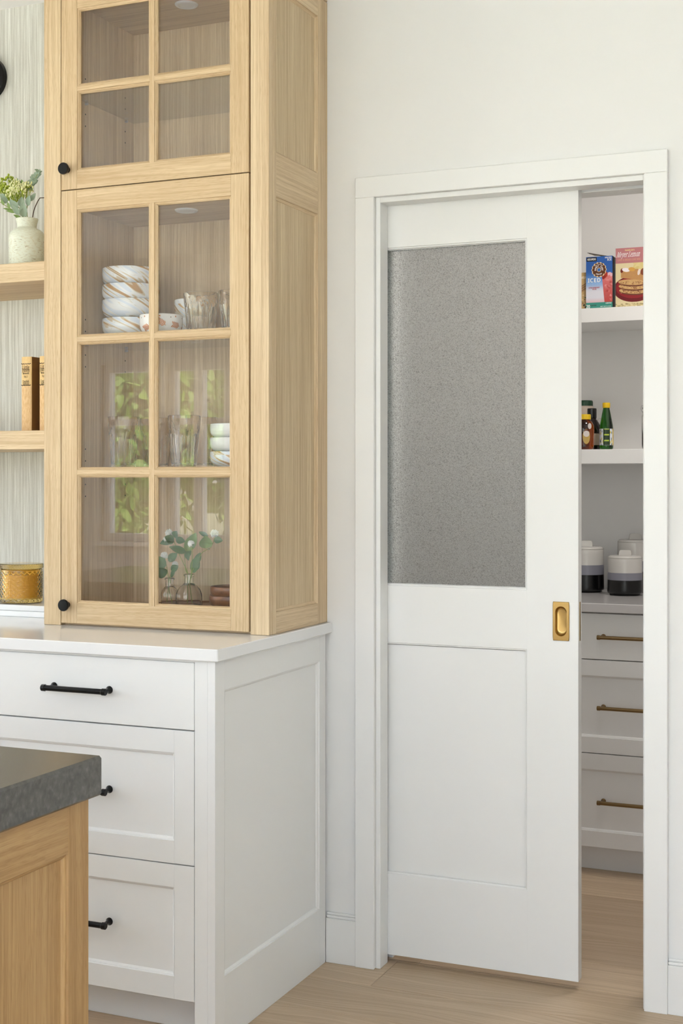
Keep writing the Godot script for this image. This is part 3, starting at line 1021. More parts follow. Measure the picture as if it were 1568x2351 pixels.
# ------------------------------------------------------------------ niche with floating shelves
func build_niche() -> void:
	var st := new_st()
	box(st, Vector3(-2.2, 0.92, 0.0), Vector3(-0.6697, CEIL, 0.0018), 1, 0.0)
	var o := MeshInstance3D.new()
	o.name = "wall_niche"; o.mesh = mesh_of(st, M.wallpaper)
	add_child(o, true)
	o.set_meta("kind", "structure")
	o.set_meta("label", "grey green grasscloth wall behind the floating shelves")
	var k := 0
	for y in [[1.8465, 1.8985], [1.3892, 1.4405]]:
		st = new_st()
		box(st, Vector3(-2.2, y[0], 0.0018), Vector3(-0.6700, y[1], 0.32), 0, 0.0012)
		solo("floating_shelf", st, M.oak2, ["thick pale oak floating shelf under the vase of greenery", "thick pale oak floating shelf under the two old books"][k], "shelf")
		k += 1
	var l := thing("ledge", "low white stone ledge under the amber candle at the back of the countertop", "ledge", Vector3(-1.4, 0.92, 0.1))
	st = new_st(); box(st, Vector3(-2.2, 0.9203, 0.002), Vector3(-0.6700, 0.9362, 0.218), 0, 0.001); part("slab", st, M.quartz, l)
	st = new_st(); box(st, Vector3(-2.2, 0.9369, 0.002), Vector3(-0.6700, 0.9530, 0.219), 0, 0.0012); part("slab", st, M.quartz, l)
	# round black wall disc at the edge of view
	var d := thing("wall_disc", "round black metal disc with a raised rim on the striped wallpaper above the vase", "wall decor", Vector3(-1.125, 2.523, 0.0018))
	st = new_st()
	rod(st, Vector3.ZERO, Vector3.BACK, [Vector2(0.066, 0), Vector2(0.066, 0), Vector2(0.066, 0.016), Vector2(0.066, 0.016), Vector2(0.0645, 0.0185), Vector2(0.054, 0.0185), Vector2(0.0525, 0.0175), Vector2(0.0525, 0.0175), Vector2(0.0515, 0.008)], 56)
	part("rim", st, M.black, d, false)
	st = new_st()
	rod(st, Vector3.ZERO, Vector3.BACK, [Vector2(0.0515, 0.008), Vector2(0, 0.008)], 40)
	part("face", st, std(Color(0.17, 0.17, 0.17), 0.5), d, false)


# ------------------------------------------------------------------ island
func build_island() -> void:
	var t := thing("island_cabinet", "oak kitchen island cabinet with a framed end panel under the dark stone top", "cabinet", Vector3(-0.6, 0, 2.2))
	var x := 0.403
	var z0 := 1.7528; var z1 := 2.56
	var st := new_st()
	box(st, Vector3(-1.8, 0.0, z0), Vector3(x - 0.0205, 0.857, z1), 1, 0.001)
	part("body", st, M.oak_island, t)
	st = new_st()
	# stile towards the counter first, then rails and panel
	box(st, Vector3(x - 0.02, 0.0, z0), Vector3(x, 0.857, z0 + 0.0498), 1, 0.0006)
	box(st, Vector3(x - 0.02, 0.0, z1 - 0.0498), Vector3(x, 0.857, z1), 1, 0.0006)
	box(st, Vector3(x - 0.02, 0.7874, z0 + 0.0498), Vector3(x, 0.857, z1 - 0.0498), 2, 0.0003)
	box(st, Vector3(x - 0.02, 0.0, z0 + 0.0498), Vector3(x, 0.13, z1 - 0.0498), 2, 0.0003)
	ring(st, Vector3(x, 0, 0), Vector3.FORWARD, Vector3.UP, Vector3.RIGHT, -(z1 - 0.0498), 0.13, -(z0 + 0.0498), 0.7874, BEAD)
	part("end_frame", st, M.oak_island, t)
	st = new_st()
	box(st, Vector3(x - 0.0199, 0.13, z0 + 0.045), Vector3(x - 0.0080, 0.7874, z1 - 0.045), 1, 0.0)
	part("end_field", st, M.oak_island, t)
	st = new_st()
	box(st, Vector3(-1.83, 0.8572, 1.7386), Vector3(0.4175, 0.9140, 2.60), 0, 0.0035)
	solo("stone_countertop", st, M.stone, "thick dark grey stone countertop with eased edges on the oak island", "countertop")


# ------------------------------------------------------------------ pantry furniture
func build_pantry() -> void:
	var zf := -1.085
	var t := thing("pantry_cabinet", "white pantry cabinet with three drawers and brass bar handles seen through the gap", "cabinet", Vector3(0.64, 0, -1.4))
	var st := new_st()
	box(st, Vector3(0.372, 0.092, -1.69), Vector3(0.908, 0.868, zf - 0.021), 1, 0.0)
	part("carcass", st, M.cab, t)
	st = new_st()
	box(st, Vector3(0.372, 0.0, -1.69), Vector3(0.908, 0.0915, -1.1524), 0, 0.001)
	part("toe_kick", st, M.cab, t)
	for r in [[0.7125, 0.8636, true], [0.4025, 0.7095, false], [0.0917, 0.3995, false]]:
		var d := drawer_front(t, 0.3735, 0.9065, r[0], r[1], zf, r[2], M.cab, 0.0520)
		bar_pull(Vector3(0.64, (r[0] + r[1]) / 2 + 0.0005, zf), 0.28, 0.126, 0.034, 0.0062, M.bronze, d)
	var c := again(t, Vector3(0.103, 0, -1.4), "white pantry cabinet with three drawers behind the pebbled glass door")
	c.name = "pantry_cabinet_001"
	st = new_st()
	box(st, Vector3(-0.55, 0.8690, -1.69), Vector3(1.45, 0.8990, -1.062), 0, 0.002)
	solo("pantry_countertop", st, std(Color(0.80, 0.79, 0.79), 0.15), "polished pale countertop in the pantry under the canisters", "countertop")
	var k := 0
	for y in [[1.8595, 1.9095], [1.3615, 1.4122]]:
		st = new_st()
		box(st, Vector3(-0.55, y[0], -1.69), Vector3(1.45, y[1], -1.375), 0, 0.0012)
		solo("pantry_shelf", st, M.cab, ["thick white pantry shelf under the food boxes", "thick white pantry shelf under the bottles"][k], "shelf")
		k += 1
	# flush ceiling lamp of the pantry
	var lp := thing("pantry_ceiling_lamp", "round white flush ceiling lamp in the pantry", "ceiling light", Vector3(1.02, CEIL, -0.72))
	st = new_st(); lathe(st, [Vector2(0.0, 0.0), Vector2(0.16, 0.0), Vector2(0.165, -0.03), Vector2(0.15, -0.035)], 40); part("base", st, M.trim, lp, false)
	st = new_st(); lathe(st, [Vector2(0.15, -0.032), Vector2(0.148, -0.05), Vector2(0.12, -0.075), Vector2(0.06, -0.088), Vector2(0.0, -0.09)], 40)
	var em := std(Color(0.9, 0.9, 0.88), 0.5)
	em.emission_enabled = true
	em.emission = Color(1.0, 0.93, 0.84)
	em.emission_energy_multiplier = 0.25
	part("lamp_diffuser", st, em, lp, false)
	var al := AreaLight3D.new()
	al.name = "lamp_light"
	al.area_size = Vector2(0.26, 0.26)
	al.light_energy = 0.21
	al.area_range = 8.0
	al.area_attenuation = 2.0
	al.light_color = Color(1.0, 0.975, 0.95)
	al.shadow_enabled = true
	al.position = Vector3(0, -0.095, 0)
	al.rotation_degrees = Vector3(-90, 0, 0)
	lp.add_child(al)


# ------------------------------------------------------------------ things in the display cabinet
func bowl_profile(r: float, h: float, foot: float, lip := 0.0035) -> Array:
	# closed outline of a straight-sided bowl: foot, rounded shoulder, wall, rim, inside
	var p := [Vector2(0, 0.002), Vector2(foot - 0.004, 0.002), Vector2(foot - 0.003, 0.0), Vector2(foot, 0.0), Vector2(foot, 0.0), Vector2(foot + 0.001, 0.004)]
	for k in range(1, 7):
		var a := PI / 2 * k / 6.0
		p.append(Vector2(foot + (r - foot) * sin(a), 0.004 + (h * 0.52) * (1.0 - cos(a))))
	p.append(Vector2(r + 0.0006, h * 0.75))
	p.append(Vector2(r, h - 0.0015))
	p.append(Vector2(r - lip * 0.5, h))
	p.append(Vector2(r - lip, h - 0.0015))
	for k in range(6, -1, -1):
		var a := PI / 2 * k / 6.0
		p.append(Vector2((r - lip) * maxf(sin(a), 0.0), 0.008 + (h * 0.50) * (1.0 - cos(a))))
	return p

func plain_bowl(called: String, r: float, h: float, foot: float, m: Material, label: String, group: String, at: Vector3, turn := 0.0) -> Node3D:
	var t := thing(called, label, "bowl", at, group)
	t.rotation.y = turn
	var st := new_st()
	lathe(st, bowl_profile(r, h, foot), 64, Vector3.ZERO, null, Vector2(1, -h))
	part("body", st, m, t, false)
	return t

func tumbler(h: float, r: float, rb: float, label: String, at: Vector3, group: String) -> Node3D:
	var t := thing("glass_tumbler", label, "glass", at, group)
	var st := new_st()
	var p := [Vector2(0, 0.0015), Vector2(rb - 0.008, 0.0015), Vector2(rb - 0.005, 0.0), Vector2(rb - 0.002, 0.0), Vector2(rb, 0.003), Vector2(rb + 0.0008, 0.010)]
	var fl0 := p.size()
	for k in 9:
		var f := k / 8.0
		p.append(Vector2(lerpf(rb + 0.001, r - 0.002, f), lerpf(0.014, h * 0.74, f)))
	var fl1 := p.size()
	for k in 5:
		var f := k / 4.0
		p.append(Vector2(lerpf(r - 0.0012, r, f), lerpf(h * 0.76, h * 0.93, f)))
	p.append(Vector2(r, h - 0.001)); p.append(Vector2(r - 0.0012, h)); p.append(Vector2(r - 0.0024, h - 0.001))
	var o := p.size()
	p.append(Vector2(r - 0.0036, h * 0.72)); p.append(Vector2(rb - 0.002, 0.018)); p.append(Vector2(rb - 0.006, 0.0135)); p.append(Vector2(0, 0.013))
	var n := 16
	lathe(st, p, 128, Vector3.ZERO, func(th, i, rr):
		if i >= fl0 and i < fl1:
			# vertical flutes that run out into pointed arches
			var q: float = absf(sin(th * n / 2.0))
			return rr - 0.0030 * q * clampf((fl1 - 1 - i) / 2.0 + (1.0 - q), 0.0, 1.0)
		if i >= fl1 and i < o - 4:
			var q: float = absf(cos(th * n / 2.0))
			return rr - 0.0012 * (1.0 - q) * (1.0 - (i - fl1) / 5.0)
		return rr)
	part("body", st, M.tumbler, t, false)
	return t

func flower_head(st: SurfaceTool, c: Vector3, r: float) -> void:
	blob(st, c, r * 0.72, 12, 7)
	for k in 46:
		var y := 1.0 - 2.0 * (k + 0.5) / 46.0
		var a := k * 2.39996
		var d := Vector3(sqrt(1 - y * y) * cos(a), y, sqrt(1 - y * y) * sin(a))
		leaf(st, c + d * r * 0.55, c + d * r * rng.randf_range(0.95, 1.1), r * 0.38, Vector3(d.z, 0.3, -d.x).normalized(), 0.25, 0.6)

func stems(st: SurfaceTool, list: Array, r: float) -> void:
	for pts in list:
		var curve := Curve3D.new()
		for k in pts.size():
			var tg: Vector3 = (pts[mini(k + 1, pts.size() - 1)] - pts[maxi(k - 1, 0)]) * 0.18
			curve.add_point(pts[k], -tg, tg)
		var out := []
		var rad := []
		var n := 14
		for k in n + 1:
			out.append(curve.sample_baked(curve.get_baked_length() * k / n, true))
			rad.append(lerpf(r, r * 0.65, k / float(n)))
		tube(st, out, rad, 7)

func fill_display_cabinet() -> void:
	# four swirled bowls in a stack
	var y := 1.6855
	var lab := ["white bowl with bold caramel and pale blue swirls, lowest of the tall stack", "white bowl with a broad caramel streak, second from the bottom of the tall stack", "mostly white bowl with a tan side swirl, second from the tall stack's top", "cream swirled bowl open at the top of the tall stack"]
	for k in 4:
		plain_bowl("swirled_bowl", 0.0775, 0.0585, 0.036, M.swirl[k], lab[k], "tall stack of swirled bowls", Vector3(-0.505, y + 0.0004 + [0.0, 0.0510, 0.0920, 0.1375][k], 0.19), [0.4, 2.1, 4.0, 5.2][k])
	# small printed bowl
	var pimg := Image.create(768, 128, false, Image.FORMAT_RGB8)
	pimg.fill(Color(0.93, 0.92, 0.90))
	for s in 8:
		var cx := 48.0 + 96.0 * s
		var col := Color(0.78, 0.46, 0.18) if s % 2 == 0 else Color(0.72, 0.40, 0.16)
		var ang := -0.35 + 0.5 * (s % 3)
		var dx := Vector2(cos(ang), -sin(ang) * 0.9)
		var base := Vector2(cx - 26, 76)
		for k in 26:
			var q := base + dx * k * 2.0
			fill_ellipse(pimg, q.x, q.y, 1.6, 1.6, 0, col)
		for k in 5:
			var q := base + dx * (8.0 + k * 10.0)
			for sd in [-1.0, 1.0]:
				var la: float = -ang + sd * 1.0
				fill_ellipse(pimg, q.x + cos(la) * 11.0, q.y + sin(la) * 11.0, 11.0, 3.6, la, col)
		fill_ellipse(pimg, cx + 40, 26, 3.4, 3.4, 0, Color(0.45, 0.40, 0.36))
		fill_ellipse(pimg, cx + 8, 20, 6.0, 2.4, 0.8, col)
		fill_ellipse(pimg, cx + 8, 20, 6.0, 2.4, -0.8, col)
	var pm := std(Color.WHITE, 0.12)
	pm.albedo_texture = ImageTexture.create_from_image(pimg)
	pm.uv1_offset = Vector3(0.1, 0, 0)
	plain_bowl("leaf_print_bowl", 0.057, 0.0555, 0.034, pm, "small white bowl printed with orange leaf sprigs in front of the tall bowl stack", "", Vector3(-0.366, y + 0.0004, 0.262), 0.3)
	plain_bowl("pale_cup", 0.052, 0.0625, 0.030, M.swirl[4], "pale marbled cup behind the leaf printed bowl, lower of its pair", "pair of pale marbled cups", Vector3(-0.3603, y + 0.0004, 0.10), 1.0)
	plain_bowl("pale_cup", 0.052, 0.0625, 0.030, M.swirl[5], "pale marbled cup stacked on its twin behind the leaf printed bowl", "pair of pale marbled cups", Vector3(-0.3603, y + 0.0525, 0.10), 3.0)
	var first := tumbler(0.112, 0.046, 0.037, "short fluted glass tumbler beside the leaf printed bowl", Vector3(-0.2612, y + 0.0004, 0.235), "short tumblers beside the bowls")
	again(first, Vector3(-0.157, y + 0.0004, 0.235), "short fluted glass tumbler cut off by the right door stile", 0.3)
	again(first, Vector3(-0.213, y + 0.0004, 0.118), "short fluted glass tumbler behind the other two short ones", 0.7)
	# tall tumblers on the second glass shelf
	y = 1.3339
	var tall := tumbler(0.1435, 0.0435, 0.033, "tall fluted glass tumbler, first on the left of the middle shelf", Vector3(-0.5123, y, 0.215), "tall tumblers on the middle shelf")
	again(tall, Vector3(-0.4708, y, 0.115), "tall fluted glass tumbler behind the vertical glazing bar", 0.2)
	again(tall, Vector3(-0.3234, y, 0.215), "tall fluted glass tumbler in front, right of the glazing bar", 0.5)
	again(tall, Vector3(-0.336, y, 0.098), "tall fluted glass tumbler between the front one and the white bowls", 0.9)
	var wl := ["white glossy bowl, lowest of the three beside the tall tumblers", "white glossy bowl in the middle of the three beside the tall tumblers", "white glossy bowl topmost of the three beside the tall tumblers"]
	for k in 3:
		plain_bowl("white_bowl", 0.076, 0.0470, 0.034, M.swirl[5] if k == 0 else M.ceramic, wl[k], "white bowls beside the tall tumblers", Vector3(-0.172, y + 0.0365 * k, 0.19), 0.6)
	# wooden tray, wooden bowls, flower bottles
	var wood := oak_mat(oak_tex(131, Color(0.60, 0.40, 0.24), Color(0.36, 0.21, 0.11), 60.0, 0.4), Color(1, 1, 1), 0.28)
	wood.uv1_scale = Vector3(1, 1, 1)
	y = 0.9552
	var tr := thing("wooden_tray", "round dark wooden tray under the flower bottles and wooden bowls", "tray", Vector3(-0.3180, y, 0.1785))
	var st := new_st()
	lathe(st, [Vector2(0, 0), Vector2(0.148, 0), Vector2(0.148, 0), Vector2(0.154, 0.003), Vector2(0.1560, 0.0095), Vector2(0.1545, 0.0122), Vector2(0.1515, 0.0122), Vector2(0.1495, 0.0095), Vector2(0.1475, 0.0085), Vector2(0, 0.0085)], 72)
	part("body", st, wood, tr, false)
	y = 0.9640
	var w1 := plain_bowl("wooden_bowl", 0.060, 0.040, 0.026, wood, "brown wooden bowl resting on the tray, lower of the pair", "pair of wooden bowls", Vector3(-0.1820, y, 0.210), 0.5)
	w1.name = "wooden_bowl"
	plain_bowl("wooden_bowl", 0.057, 0.040, 0.026, wood, "brown wooden bowl nested in the one on the tray", "pair of wooden bowls", Vector3(-0.1820, y + 0.0235, 0.210), 2.0)
	# round-shouldered bottle
	var b1 := thing("glass_bottle", "small round clear glass bottle on the wooden tray, holding the shorter sprig", "bottle", Vector3(-0.3620, y, 0.225), "clear bottles with flower sprigs")
	st = new_st()
	lathe(st, [Vector2(0, 0.003), Vector2(0.016, 0.002), Vector2(0.020, 0.0), Vector2(0.0225, 0.002), Vector2(0.0235, 0.006), Vector2(0.0238, 0.034), Vector2(0.0232, 0.041), Vector2(0.0205, 0.048), Vector2(0.0150, 0.054), Vector2(0.0120, 0.058), Vector2(0.0115, 0.062), Vector2(0.0113, 0.074), Vector2(0.0135, 0.0755), Vector2(0.0138, 0.0785), Vector2(0.0120, 0.0805), Vector2(0.0098, 0.079), Vector2(0.0094, 0.060), Vector2(0.0130, 0.0525), Vector2(0.0190, 0.045), Vector2(0.0212, 0.038), Vector2(0.0212, 0.012), Vector2(0.0190, 0.009), Vector2(0, 0.010)], 48)
	part("body", st, M.glass, b1, false)
	# square bottle with an arched shoulder
	var b2 := thing("glass_bottle", "larger square clear glass bottle on the wooden tray, holding the taller sprigs", "bottle", Vector3(-0.3030, y, 0.225), "clear bottles with flower sprigs")
	b2.rotation.y = 0.25
	st = new_st()
	var prof := [Vector2(0, 0.003), Vector2(0.022, 0.002), Vector2(0.0255, 0.0), Vector2(0.0275, 0.002), Vector2(0.0285, 0.006), Vector2(0.0285, 0.032), Vector2(0.0275, 0.042), Vector2(0.0245, 0.052), Vector2(0.0195, 0.060), Vector2(0.0140, 0.066), Vector2(0.0122, 0.070), Vector2(0.0120, 0.086), Vector2(0.0142, 0.0875), Vector2(0.0145, 0.0905), Vector2(0.0128, 0.0925), Vector2(0.0102, 0.091), Vector2(0.0100, 0.069), Vector2(0.0165, 0.060), Vector2(0.0215, 0.050), Vector2(0.0242, 0.040), Vector2(0.0246, 0.013), Vector2(0.0225, 0.009), Vector2(0, 0.0105)]
	lathe(st, prof, 64, Vector3.ZERO, func(th, i, rr):
		var k: float = clampf((0.068 - prof[i].y) / 0.022, 0.0, 1.0)
		var n := lerpf(2.0, 7.0, k)
		return rr / pow(pow(absf(cos(th + PI / 4)), n) + pow(absf(sin(th + PI / 4)), n), 1.0 / n) * lerpf(1.0, 0.99, k))
	part("body", st, M.glass, b2, false)
	# sprig in the square bottle
	var s2 := thing("flower_sprig", "tall sprig of white globe flowers and green leaves in the square bottle", "flowers", Vector3(-0.303, 0.977, 0.225))
	st = new_st()
	stems(st, [
		[Vector3(-0.312, 0.978, 0.222), Vector3(-0.3074, 1.0354, 0.224), Vector3(-0.3094, 1.0592, 0.222), Vector3(-0.3211, 1.0810, 0.22), Vector3(-0.3426, 1.1180, 0.218), Vector3(-0.3600, 1.1500, 0.212)],
		[Vector3(-0.3094, 1.0592, 0.222), Vector3(-0.3181, 1.0654, 0.215), Vector3(-0.3278, 1.0993, 0.205), Vector3(-0.3376, 1.1298, 0.19)],
		[Vector3(-0.290, 0.980, 0.232), Vector3(-0.2990, 1.0300, 0.229), Vector3(-0.2940, 1.0535, 0.23), Vector3(-0.2824, 1.0808, 0.228), Vector3(-0.2622, 1.1168, 0.222), Vector3(-0.2440, 1.1256, 0.215), Vector3(-0.2360, 1.1540, 0.205)],
		[Vector3(-0.2950, 1.0462, 0.228), Vector3(-0.2891, 1.0719, 0.235), Vector3(-0.2843, 1.1076, 0.240), Vector3(-0.2852, 1.1313, 0.242)]], 0.0013)
	part("stem", st, M.stem, s2)
	var cup := Vector3(0.35, 0.25, 0.9).normalized()
	for q in [
		[Vector3(-0.3533, 1.1519, 0.215), Vector3(-0.3299, 1.1727, 0.235), 0.016, 0], [Vector3(-0.3602, 1.1432, 0.215), Vector3(-0.3859, 1.1325, 0.235), 0.015, 0], [Vector3(-0.3553, 1.1399, 0.215), Vector3(-0.3691, 1.1551, 0.245), 0.018, 0],
		[Vector3(-0.3524, 1.1468, 0.210), Vector3(-0.3289, 1.1404, 0.200), 0.014, 0], [Vector3(-0.3230, 1.1152, 0.205), Vector3(-0.2987, 1.1656, 0.195), 0.022, 1], [Vector3(-0.3172, 1.1134, 0.215), Vector3(-0.3543, 1.1263, 0.245), 0.015, 0],
		[Vector3(-0.3230, 1.0980, 0.205), Vector3(-0.3172, 1.1202, 0.190), 0.012, 0], [Vector3(-0.3191, 1.1134, 0.212), Vector3(-0.2968, 1.0867, 0.235), 0.010, 0], [Vector3(-0.2553, 1.1249, 0.22), Vector3(-0.2457, 1.1639, 0.238), 0.025, 1],
		[Vector3(-0.2543, 1.1570, 0.21), Vector3(-0.2764, 1.1676, 0.22), 0.009, 0], [Vector3(-0.2399, 1.1488, 0.205), Vector3(-0.2179, 1.1441, 0.195), 0.014, 0], [Vector3(-0.2939, 1.0604, 0.225), Vector3(-0.2572, 1.1079, 0.240), 0.020, 0],
		[Vector3(-0.2880, 1.0835, 0.215), Vector3(-0.2822, 1.1107, 0.200), 0.013, 0], [Vector3(-0.2842, 1.1277, 0.24), Vector3(-0.2726, 1.1381, 0.246), 0.008, 0], [Vector3(-0.3074, 1.0626, 0.20), Vector3(-0.2977, 1.0880, 0.18), 0.016, 0], [Vector3(-0.2495, 1.1241, 0.22), Vector3(-0.2361, 1.1202, 0.235), 0.006, 0]]:
		st = new_st()
		leaf(st, q[0], q[1], q[2] * 1.4, cup.rotated(Vector3.UP, rng.randf_range(-0.5, 0.5)), rng.randf_range(0.08, 0.22), 0.55)
		part("leaf", st, M.leaf2 if q[3] == 1 else M.leaf, s2)
	for q in [[Vector3(-0.3720, 1.1640, 0.212), 0.0105], [Vector3(-0.3745, 1.1464, 0.225), 0.0075], [Vector3(-0.2872, 1.1378, 0.242), 0.0095], [Vector3(-0.2370, 1.1640, 0.205), 0.0115]]:
		st = new_st()
		flower_head(st, q[0], q[1])
		part("flower_head", st, M.petal, s2)
	# sprig in the round bottle
	var s1 := thing("flower_sprig", "short sprig with a white globe flower and grey green leaves in the round bottle", "flowers", Vector3(-0.362, 0.977, 0.225))
	st = new_st()
	stems(st, [[Vector3(-0.352, 0.979, 0.230), Vector3(-0.3640, 1.0132, 0.225), Vector3(-0.3665, 1.0438, 0.225), Vector3(-0.3740, 1.0728, 0.22), Vector3(-0.3819, 1.0975, 0.218)], [Vector3(-0.374, 0.979, 0.22), Vector3(-0.3680, 1.0177, 0.222), Vector3(-0.3650, 1.0418, 0.222), Vector3(-0.3573, 1.0784, 0.205)], [Vector3(-0.3600, 1.030, 0.226), Vector3(-0.3583, 1.0459, 0.225), Vector3(-0.350, 1.056, 0.226)]], 0.0013)
	part("stem", st, M.stem, s1)
	for q in [[Vector3(-0.3720, 1.0883, 0.215), Vector3(-0.3484, 1.1085, 0.205), 0.017], [Vector3(-0.3780, 1.0710, 0.222), Vector3(-0.4021, 1.1013, 0.235), 0.020], [Vector3(-0.3750, 1.0463, 0.23), Vector3(-0.3819, 1.0731, 0.250), 0.021], [Vector3(-0.3642, 1.0645, 0.215), Vector3(-0.3465, 1.0755, 0.205), 0.014], [Vector3(-0.3583, 1.0459, 0.225), Vector3(-0.3240, 1.0792, 0.245), 0.011], [Vector3(-0.3691, 1.0883, 0.215), Vector3(-0.3524, 1.0922, 0.225), 0.007]]:
		st = new_st()
		leaf(st, q[0], q[1], q[2] * 1.4, cup.rotated(Vector3.UP, rng.randf_range(-0.5, 0.5)), rng.randf_range(0.08, 0.2), 0.55)
		part("leaf", st, M.leaf, s1)
	for q in [[Vector3(-0.3829, 1.1034, 0.218), 0.0105], [Vector3(-0.3573, 1.0800, 0.205), 0.0085]]:
		st = new_st()
		flower_head(st, q[0], q[1])
		part("flower_head", st, M.petal, s1)


# ------------------------------------------------------------------ things in the niche
func fill_niche() -> void:
	# speckled vase
	var va := noise(141)
	var vt := make_tex(512, 512, func(x, y):
		var c := Color(0.865, 0.88, 0.815)
		var s := va.get_noise_2d(x * 0.012, y * 0.30)
		if s > 0.66:
			c = c.lerp(Color(0.55, 0.48, 0.37), clampf((s - 0.66) * 4.0, 0.0, 0.6))
		if va.get_noise_2d(x * 0.02 + 70.0, y * 0.2) > 0.3:
			c = c.lerp(Color(0.80, 0.79, 0.68), 0.5)
		return c)
	var vm := std(Color.WHITE, 0.42)
	vm.albedo_texture = vt
	vm.uv1_scale = Vector3(2, 1.4, 1)
	var v := thing("vase", "pale sage ceramic vase with brown streaks on the upper oak shelf", "vase", Vector3(-0.863, 1.8987, 0.17))
	var st := new_st()
	lathe(st, [Vector2(0, 0.003), Vector2(0.044, 0.002), Vector2(0.046, 0.0), Vector2(0.0495, 0.002), Vector2(0.0505, 0.008), Vector2(0.0508, 0.050), Vector2(0.0512, 0.094), Vector2(0.0500, 0.103), Vector2(0.0460, 0.112), Vector2(0.0390, 0.119), Vector2(0.0305, 0.123), Vector2(0.0272, 0.1255), Vector2(0.0268, 0.128), Vector2(0.0285, 0.139), Vector2(0.0318, 0.1500), Vector2(0.0312, 0.1518), Vector2(0.0295, 0.1505), Vector2(0.0250, 0.130), Vector2(0.0260, 0.122), Vector2(0.0440, 0.104), Vector2(0.0460, 0.020), Vector2(0, 0.012)], 56)
	part("body", st, vm, v, false)
	# the bouquet that stands in it
	var b := thing("bouquet", "bunch of lime green buds and grey eucalyptus in the sage vase", "flowers", Vector3(-0.863, 1.915, 0.17))
	st = new_st()
	var base := Vector3(-0.863, 1.93, 0.17)
	var list := [[base, Vector3(-0.8714, 2.0544, 0.165), Vector3(-0.8653, 2.1035, 0.16), Vector3(-0.8591, 2.1437, 0.155), Vector3(-0.8469, 2.1719, 0.15), Vector3(-0.8362, 2.1925, 0.145)],
		[base, Vector3(-0.8678, 2.0489, 0.182), Vector3(-0.8831, 2.0677, 0.195), Vector3(-0.9108, 2.0851, 0.205), Vector3(-0.9386, 2.1064, 0.215)],
		[base, Vector3(-0.8745, 2.0532, 0.17), Vector3(-0.8825, 2.0903, 0.17), Vector3(-0.8949, 2.1168, 0.172)], [base, Vector3(-0.858, 2.055, 0.175), Vector3(-0.862, 2.09, 0.182), Vector3(-0.866, 2.118, 0.185)], [base, Vector3(-0.880, 2.055, 0.165), Vector3(-0.908, 2.10, 0.160), Vector3(-0.936, 2.142, 0.150)]]
	stems(st, list, 0.0014)
	part("stem", st, M.stem, b)
	st = new_st()
	stems(st, [[base, Vector3(-0.8369, 2.0471, 0.18), Vector3(-0.8263, 2.0740, 0.185), Vector3(-0.8051, 2.1013, 0.19), Vector3(-0.790, 2.1013, 0.19)]], 0.0019)
	part("twig", st, M.twig, b)
	var fine := new_st()
	var buds := new_st()
	var lime := new_st()
	var heads := [[Vector3(-0.9382, 2.1640, 0.155), 0.022, 1], [Vector3(-0.9476, 2.1442, 0.175), 0.018, 1], [Vector3(-0.9258, 2.1331, 0.185), 0.016, 1], [Vector3(-0.8990, 2.1447, 0.172), 0.022, 0], [Vector3(-0.8795, 2.1302, 0.182), 0.022, 0], [Vector3(-0.8564, 2.1364, 0.175), 0.020, 0], [Vector3(-0.9026, 2.1225, 0.190), 0.018, 0], [Vector3(-0.8871, 2.1156, 0.195), 0.015, 0], [Vector3(-0.8680, 2.1230, 0.190), 0.016, 0]]
	for h in heads:
		var foot: Vector3 = h[0] - Vector3(0, h[1] * 1.3, 0) - (h[0] - Vector3(-0.875, 2.09, 0.175)) * 0.25
		for k in 36:
			var d := Vector3(rng.randfn(), rng.randfn(), rng.randfn()).normalized()
			if d.y < -0.45:
				d.y = -d.y
			var p: Vector3 = h[0] + d * h[1] * rng.randf_range(0.6, 1.05)
			if k % 2 == 0:
				tube(fine, [foot, p], [0.0007, 0.0005], 4, false)
			if h[2] == 0:
				blob(buds, p, rng.randf_range(0.0019, 0.0028), 6, 4, 1.5)
				if k % 3 == 0:
					blob(lime, h[0] + d * h[1] * 0.5, 0.0036, 6, 4)
			else:
				blob(lime, p, rng.randf_range(0.0024, 0.0038), 6, 4)
				if k % 4 == 0:
					blob(buds, p + d * 0.003, 0.0018, 6, 4)
	for q in [["flower_stalks", fine, M.lime], ["pale_buds", buds, M.bud], ["lime_buds", lime, M.lime]]:
		var o := part(q[0], q[1], q[2], b)
		o.set_meta("kind", "stuff")
	# eucalyptus leaves: round along the right branch and low in the bunch, narrow on the left branch
	for k in 11:
		var f := 0.45 + 0.05 * k
		var p: Vector3 = list[0][1 + mini(int(f * 4.0), 3)].lerp(list[0][mini(2 + int(f * 4.0), 5)], fmod(f * 4.0, 1.0))
		for s in [-1.0, 1.0]:
			st = new_st()
			var L := lerpf(0.021, 0.010, k / 10.0)
			leaf(st, p, p + Vector3(s * L * 0.85, L * 0.45, rng.randf_range(-0.008, 0.012)), L * 0.85, Vector3(0.2, 0.2, 1).rotated(Vector3.UP, rng.randf_range(-0.7, 0.7)), 0.1, 0.5)
			part("leaf", st, M.euc, b)
